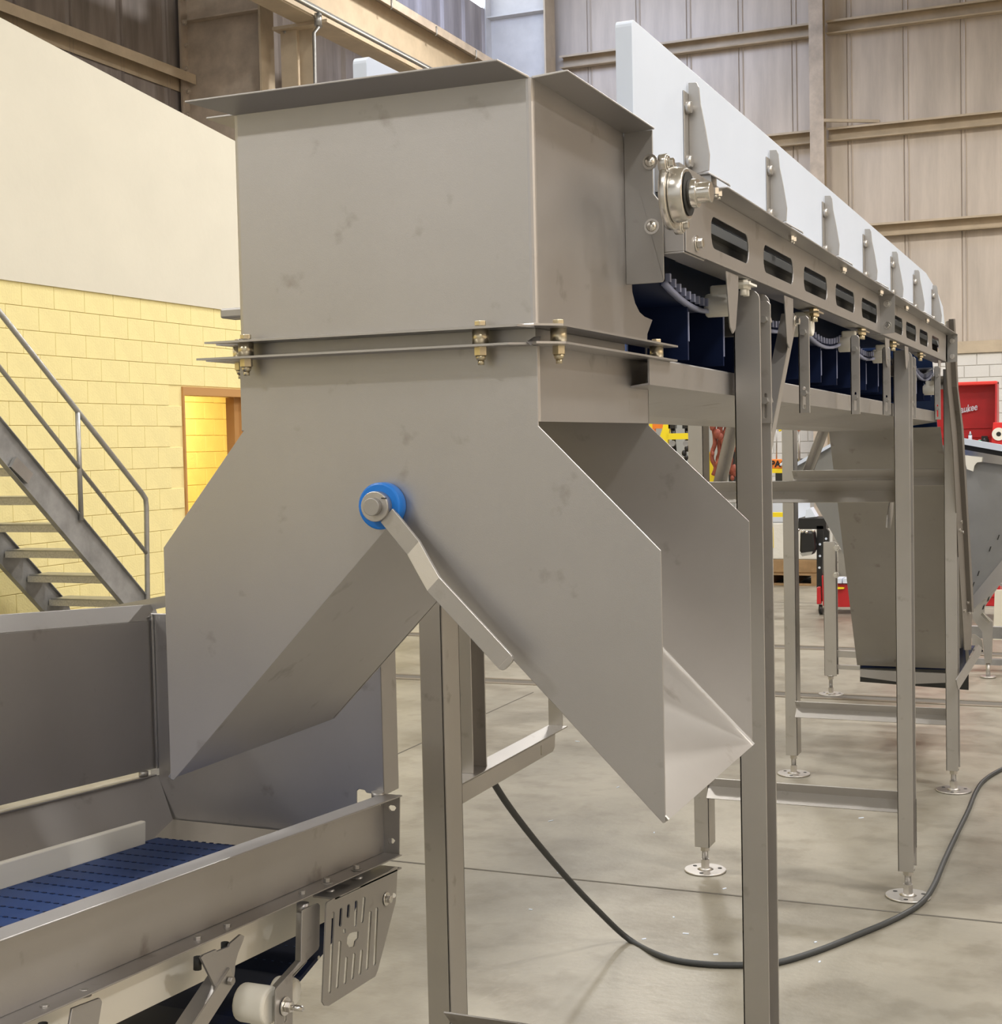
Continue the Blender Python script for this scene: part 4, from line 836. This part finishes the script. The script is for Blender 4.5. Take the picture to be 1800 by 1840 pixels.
o = tp(14.2, [(1398, 768), (1402, 762), (1406, 765), (1405, 773), (1399, 776)], .05, 'yellow_hook', M_YEL, None, .005); tag(o, 'small yellow hook hanging above the orange box', 'hook')
MB().cyl(PY(1435, 765, 14.03), PY(1436, 842, 14.03), .012, 8).build('thin_rod', M_GALV)
tag(bpy.data.objects['thin_rod.001'], 'pale upright rod with an orange tip behind the far left leg', 'rod')
MB().sphere(PY(1435, 767, 14.02), .03, 1, 1, 1.4).build('tip', M_ORG, bpy.data.objects['thin_rod.001'])
# pallet with wrapped cartons
pd = PZ(1420, 1052, 0); y0 = pd.y; xa, xb = PY(1370, 1050, y0).x, PY(1474, 1050, y0).x
pl_ = thing('wooden_pallet', ((xa+xb)/2, y0+.5, 0), 'wooden pallet on the floor under the wrapped cartons', 'pallet')
for x in (xa+.05, (xa+xb)/2, xb-.05): MB().box(x-.05, x+.05, y0, y0+1, .02, .11).build('runner', M_WOOD, pl_)
for i in range(6): MB().box(xa, xb, y0+.18*i, y0+.18*i+.12, .11, .13).build('deck_board', M_WOOD, pl_)
MB().box(xa, xb, y0-.01, y0+.09, .0, .02).build('bottom_board', M_WOOD, pl_)
MB().box(xa-.3, xa, y0, y0+.9, .0, .13).build('fork_block', M_WOOD, pl_)
for i, (a, b, z, zz, m, lab) in enumerate(((xa, xb, .13, .28, M_WOOD, 'brown carton layer lying directly on the pallet'), (xa+.02, xb-.02, .28, .68, M_WRAP, 'clear plastic wrapped carton stack on the pallet'), (xa+.02, xa+.36, .68, .93, M_WHITE, 'white carton on top of the wrapped stack'))):
    o = MB().box(a, b, y0+.03, y0+.9, z, zz).build('carton', m, None, bev=.015); tag(o, lab, 'carton')
o = MB().box(xa-.1, xb+.3, y0+1.2, y0+1.8, .9, 1.35).build('dark_crate', M_DARK); tag(o, 'dark crate on the shelf above the wrapped cartons', 'crate')
for x in (xa-.05, xb+.25): MB().box(x-.03, x+.03, y0+1.3, y0+1.7, 0, .9).build('shelf_post', M_DARK, o)
# black shop press and red base
sp = thing('shop_press', (-2.5, 13.1, 0), 'black shop press with perforated posts on a red wheeled base', 'press')
YS = 13.1
tp(YS, [(1434, 931), (1484, 931), (1484, 951), (1434, 951)], .3, 'table', M_BLACK, sp, .005)
tp(YS-.1, [(1437, 955), (1462, 955), (1465, 985), (1460, 997), (1441, 999), (1436, 990)], .12, 'canister', M_BLACK, sp, .02)
tp(YS-.11, [(1437, 994), (1460, 991), (1457, 997), (1441, 1000)], .1, 'canister_rim', M_GALV, sp)
ps = tp(YS, [(1467, 945), (1479, 945), (1477, 1056), (1467, 1056)], .05, 'post', M_BLACK, sp)
p2 = tp(YS, [(1480, 945), (1489, 955), (1489, 985), (1480, 985)], .05, 'post', M_BLACK, sp)
for a, b in ((1473, 978), (1473, 999), (1484, 968), (1472, 1020)): p = PY(a, b, YS); MB().cyl(p, p+V((0, -.004, 0)), .011, 10).build('pin_hole', M_WHITE, ps)
for a, b in ((1434, 952), (1442, 955), (1449, 956), (1461, 954)): MB().sphere(PY(a, b, YS-.12), .014).build('chrome_fitting', M_POL, sp)
tp(YS-.05, [(1476, 1034), (1484, 1034), (1486, 1080), (1490, 1090), (1490, 1095), (1478, 1088)], .3, 'red_side', M_RED, sp, .005)
tp(YS-.05, [(1467, 1055), (1474, 1054), (1475, 1086), (1467, 1086)], .1, 'red_side', M_RED, sp, .008)
tp(YS+.05, [(1484, 1050), (1545, 1050), (1545, 1091), (1486, 1091)], .4, 'red_drawer', M_RED, sp, .005)
for a in (1501, 1514): tp(YS+.0, [(a, 1040), (a+11, 1040), (a+11, 1048), (a, 1048)], .2, 'paper_box', M_WHITE, sp)
tp(YS+.0, [(1501, 1055), (1516, 1056), (1516, 1058), (1501, 1059)], .05, 'handle_tool', M_YEL, sp)
for x, y in ((1475, YS), (1535, YS+.2), (1480, YS+.4)):
    p = PY(x, 1090, y); MB().cyl((p.x-.015, p.y, .05), (p.x+.015, p.y, .05), .048, 16).build('caster', M_BLACK, sp); MB().box(p.x-.02, p.x+.02, p.y-.02, p.y+.02, .06, p.z+.05).build('caster_fork', M_POL, sp)
o = tp(YS, [(1446, 931), (1448, 916), (1456, 912), (1466, 929)], .15, 'paper_stack', M_WHITE, None, .004); tag(o, 'white papers heaped on the black shop press table', 'paper')
# ribbed grey sheets of the back wall behind the rack
gw = MB()
for i in range(22):
    x = -10.3+i*.2; gw.box(x, x+.17, YB-.02, YB+.06, 0, 3.0)
M_GREYP = mat('grey_sheet', (.42, .42, .38), .5); gw.build('ribbed_sheet', M_GREYP, bpy.data.objects['wall_back'], kind='stuff')
# orange trace and small litter on the floor
for i in range(16):
    p = PZ(random.uniform(900, 1780), random.uniform(1330, 1780), .001); a = random.uniform(0, 3.1); d = V((math.cos(a), math.sin(a), 0)); l = random.uniform(.004, .014)
    o = MB().bar(p-d*l, p+d*l, V((-d.y, d.x, 0))*.005, (0, 0, .003)).build('plastic_shaving', M_WHITE, floor)
# air bottle behind the bin
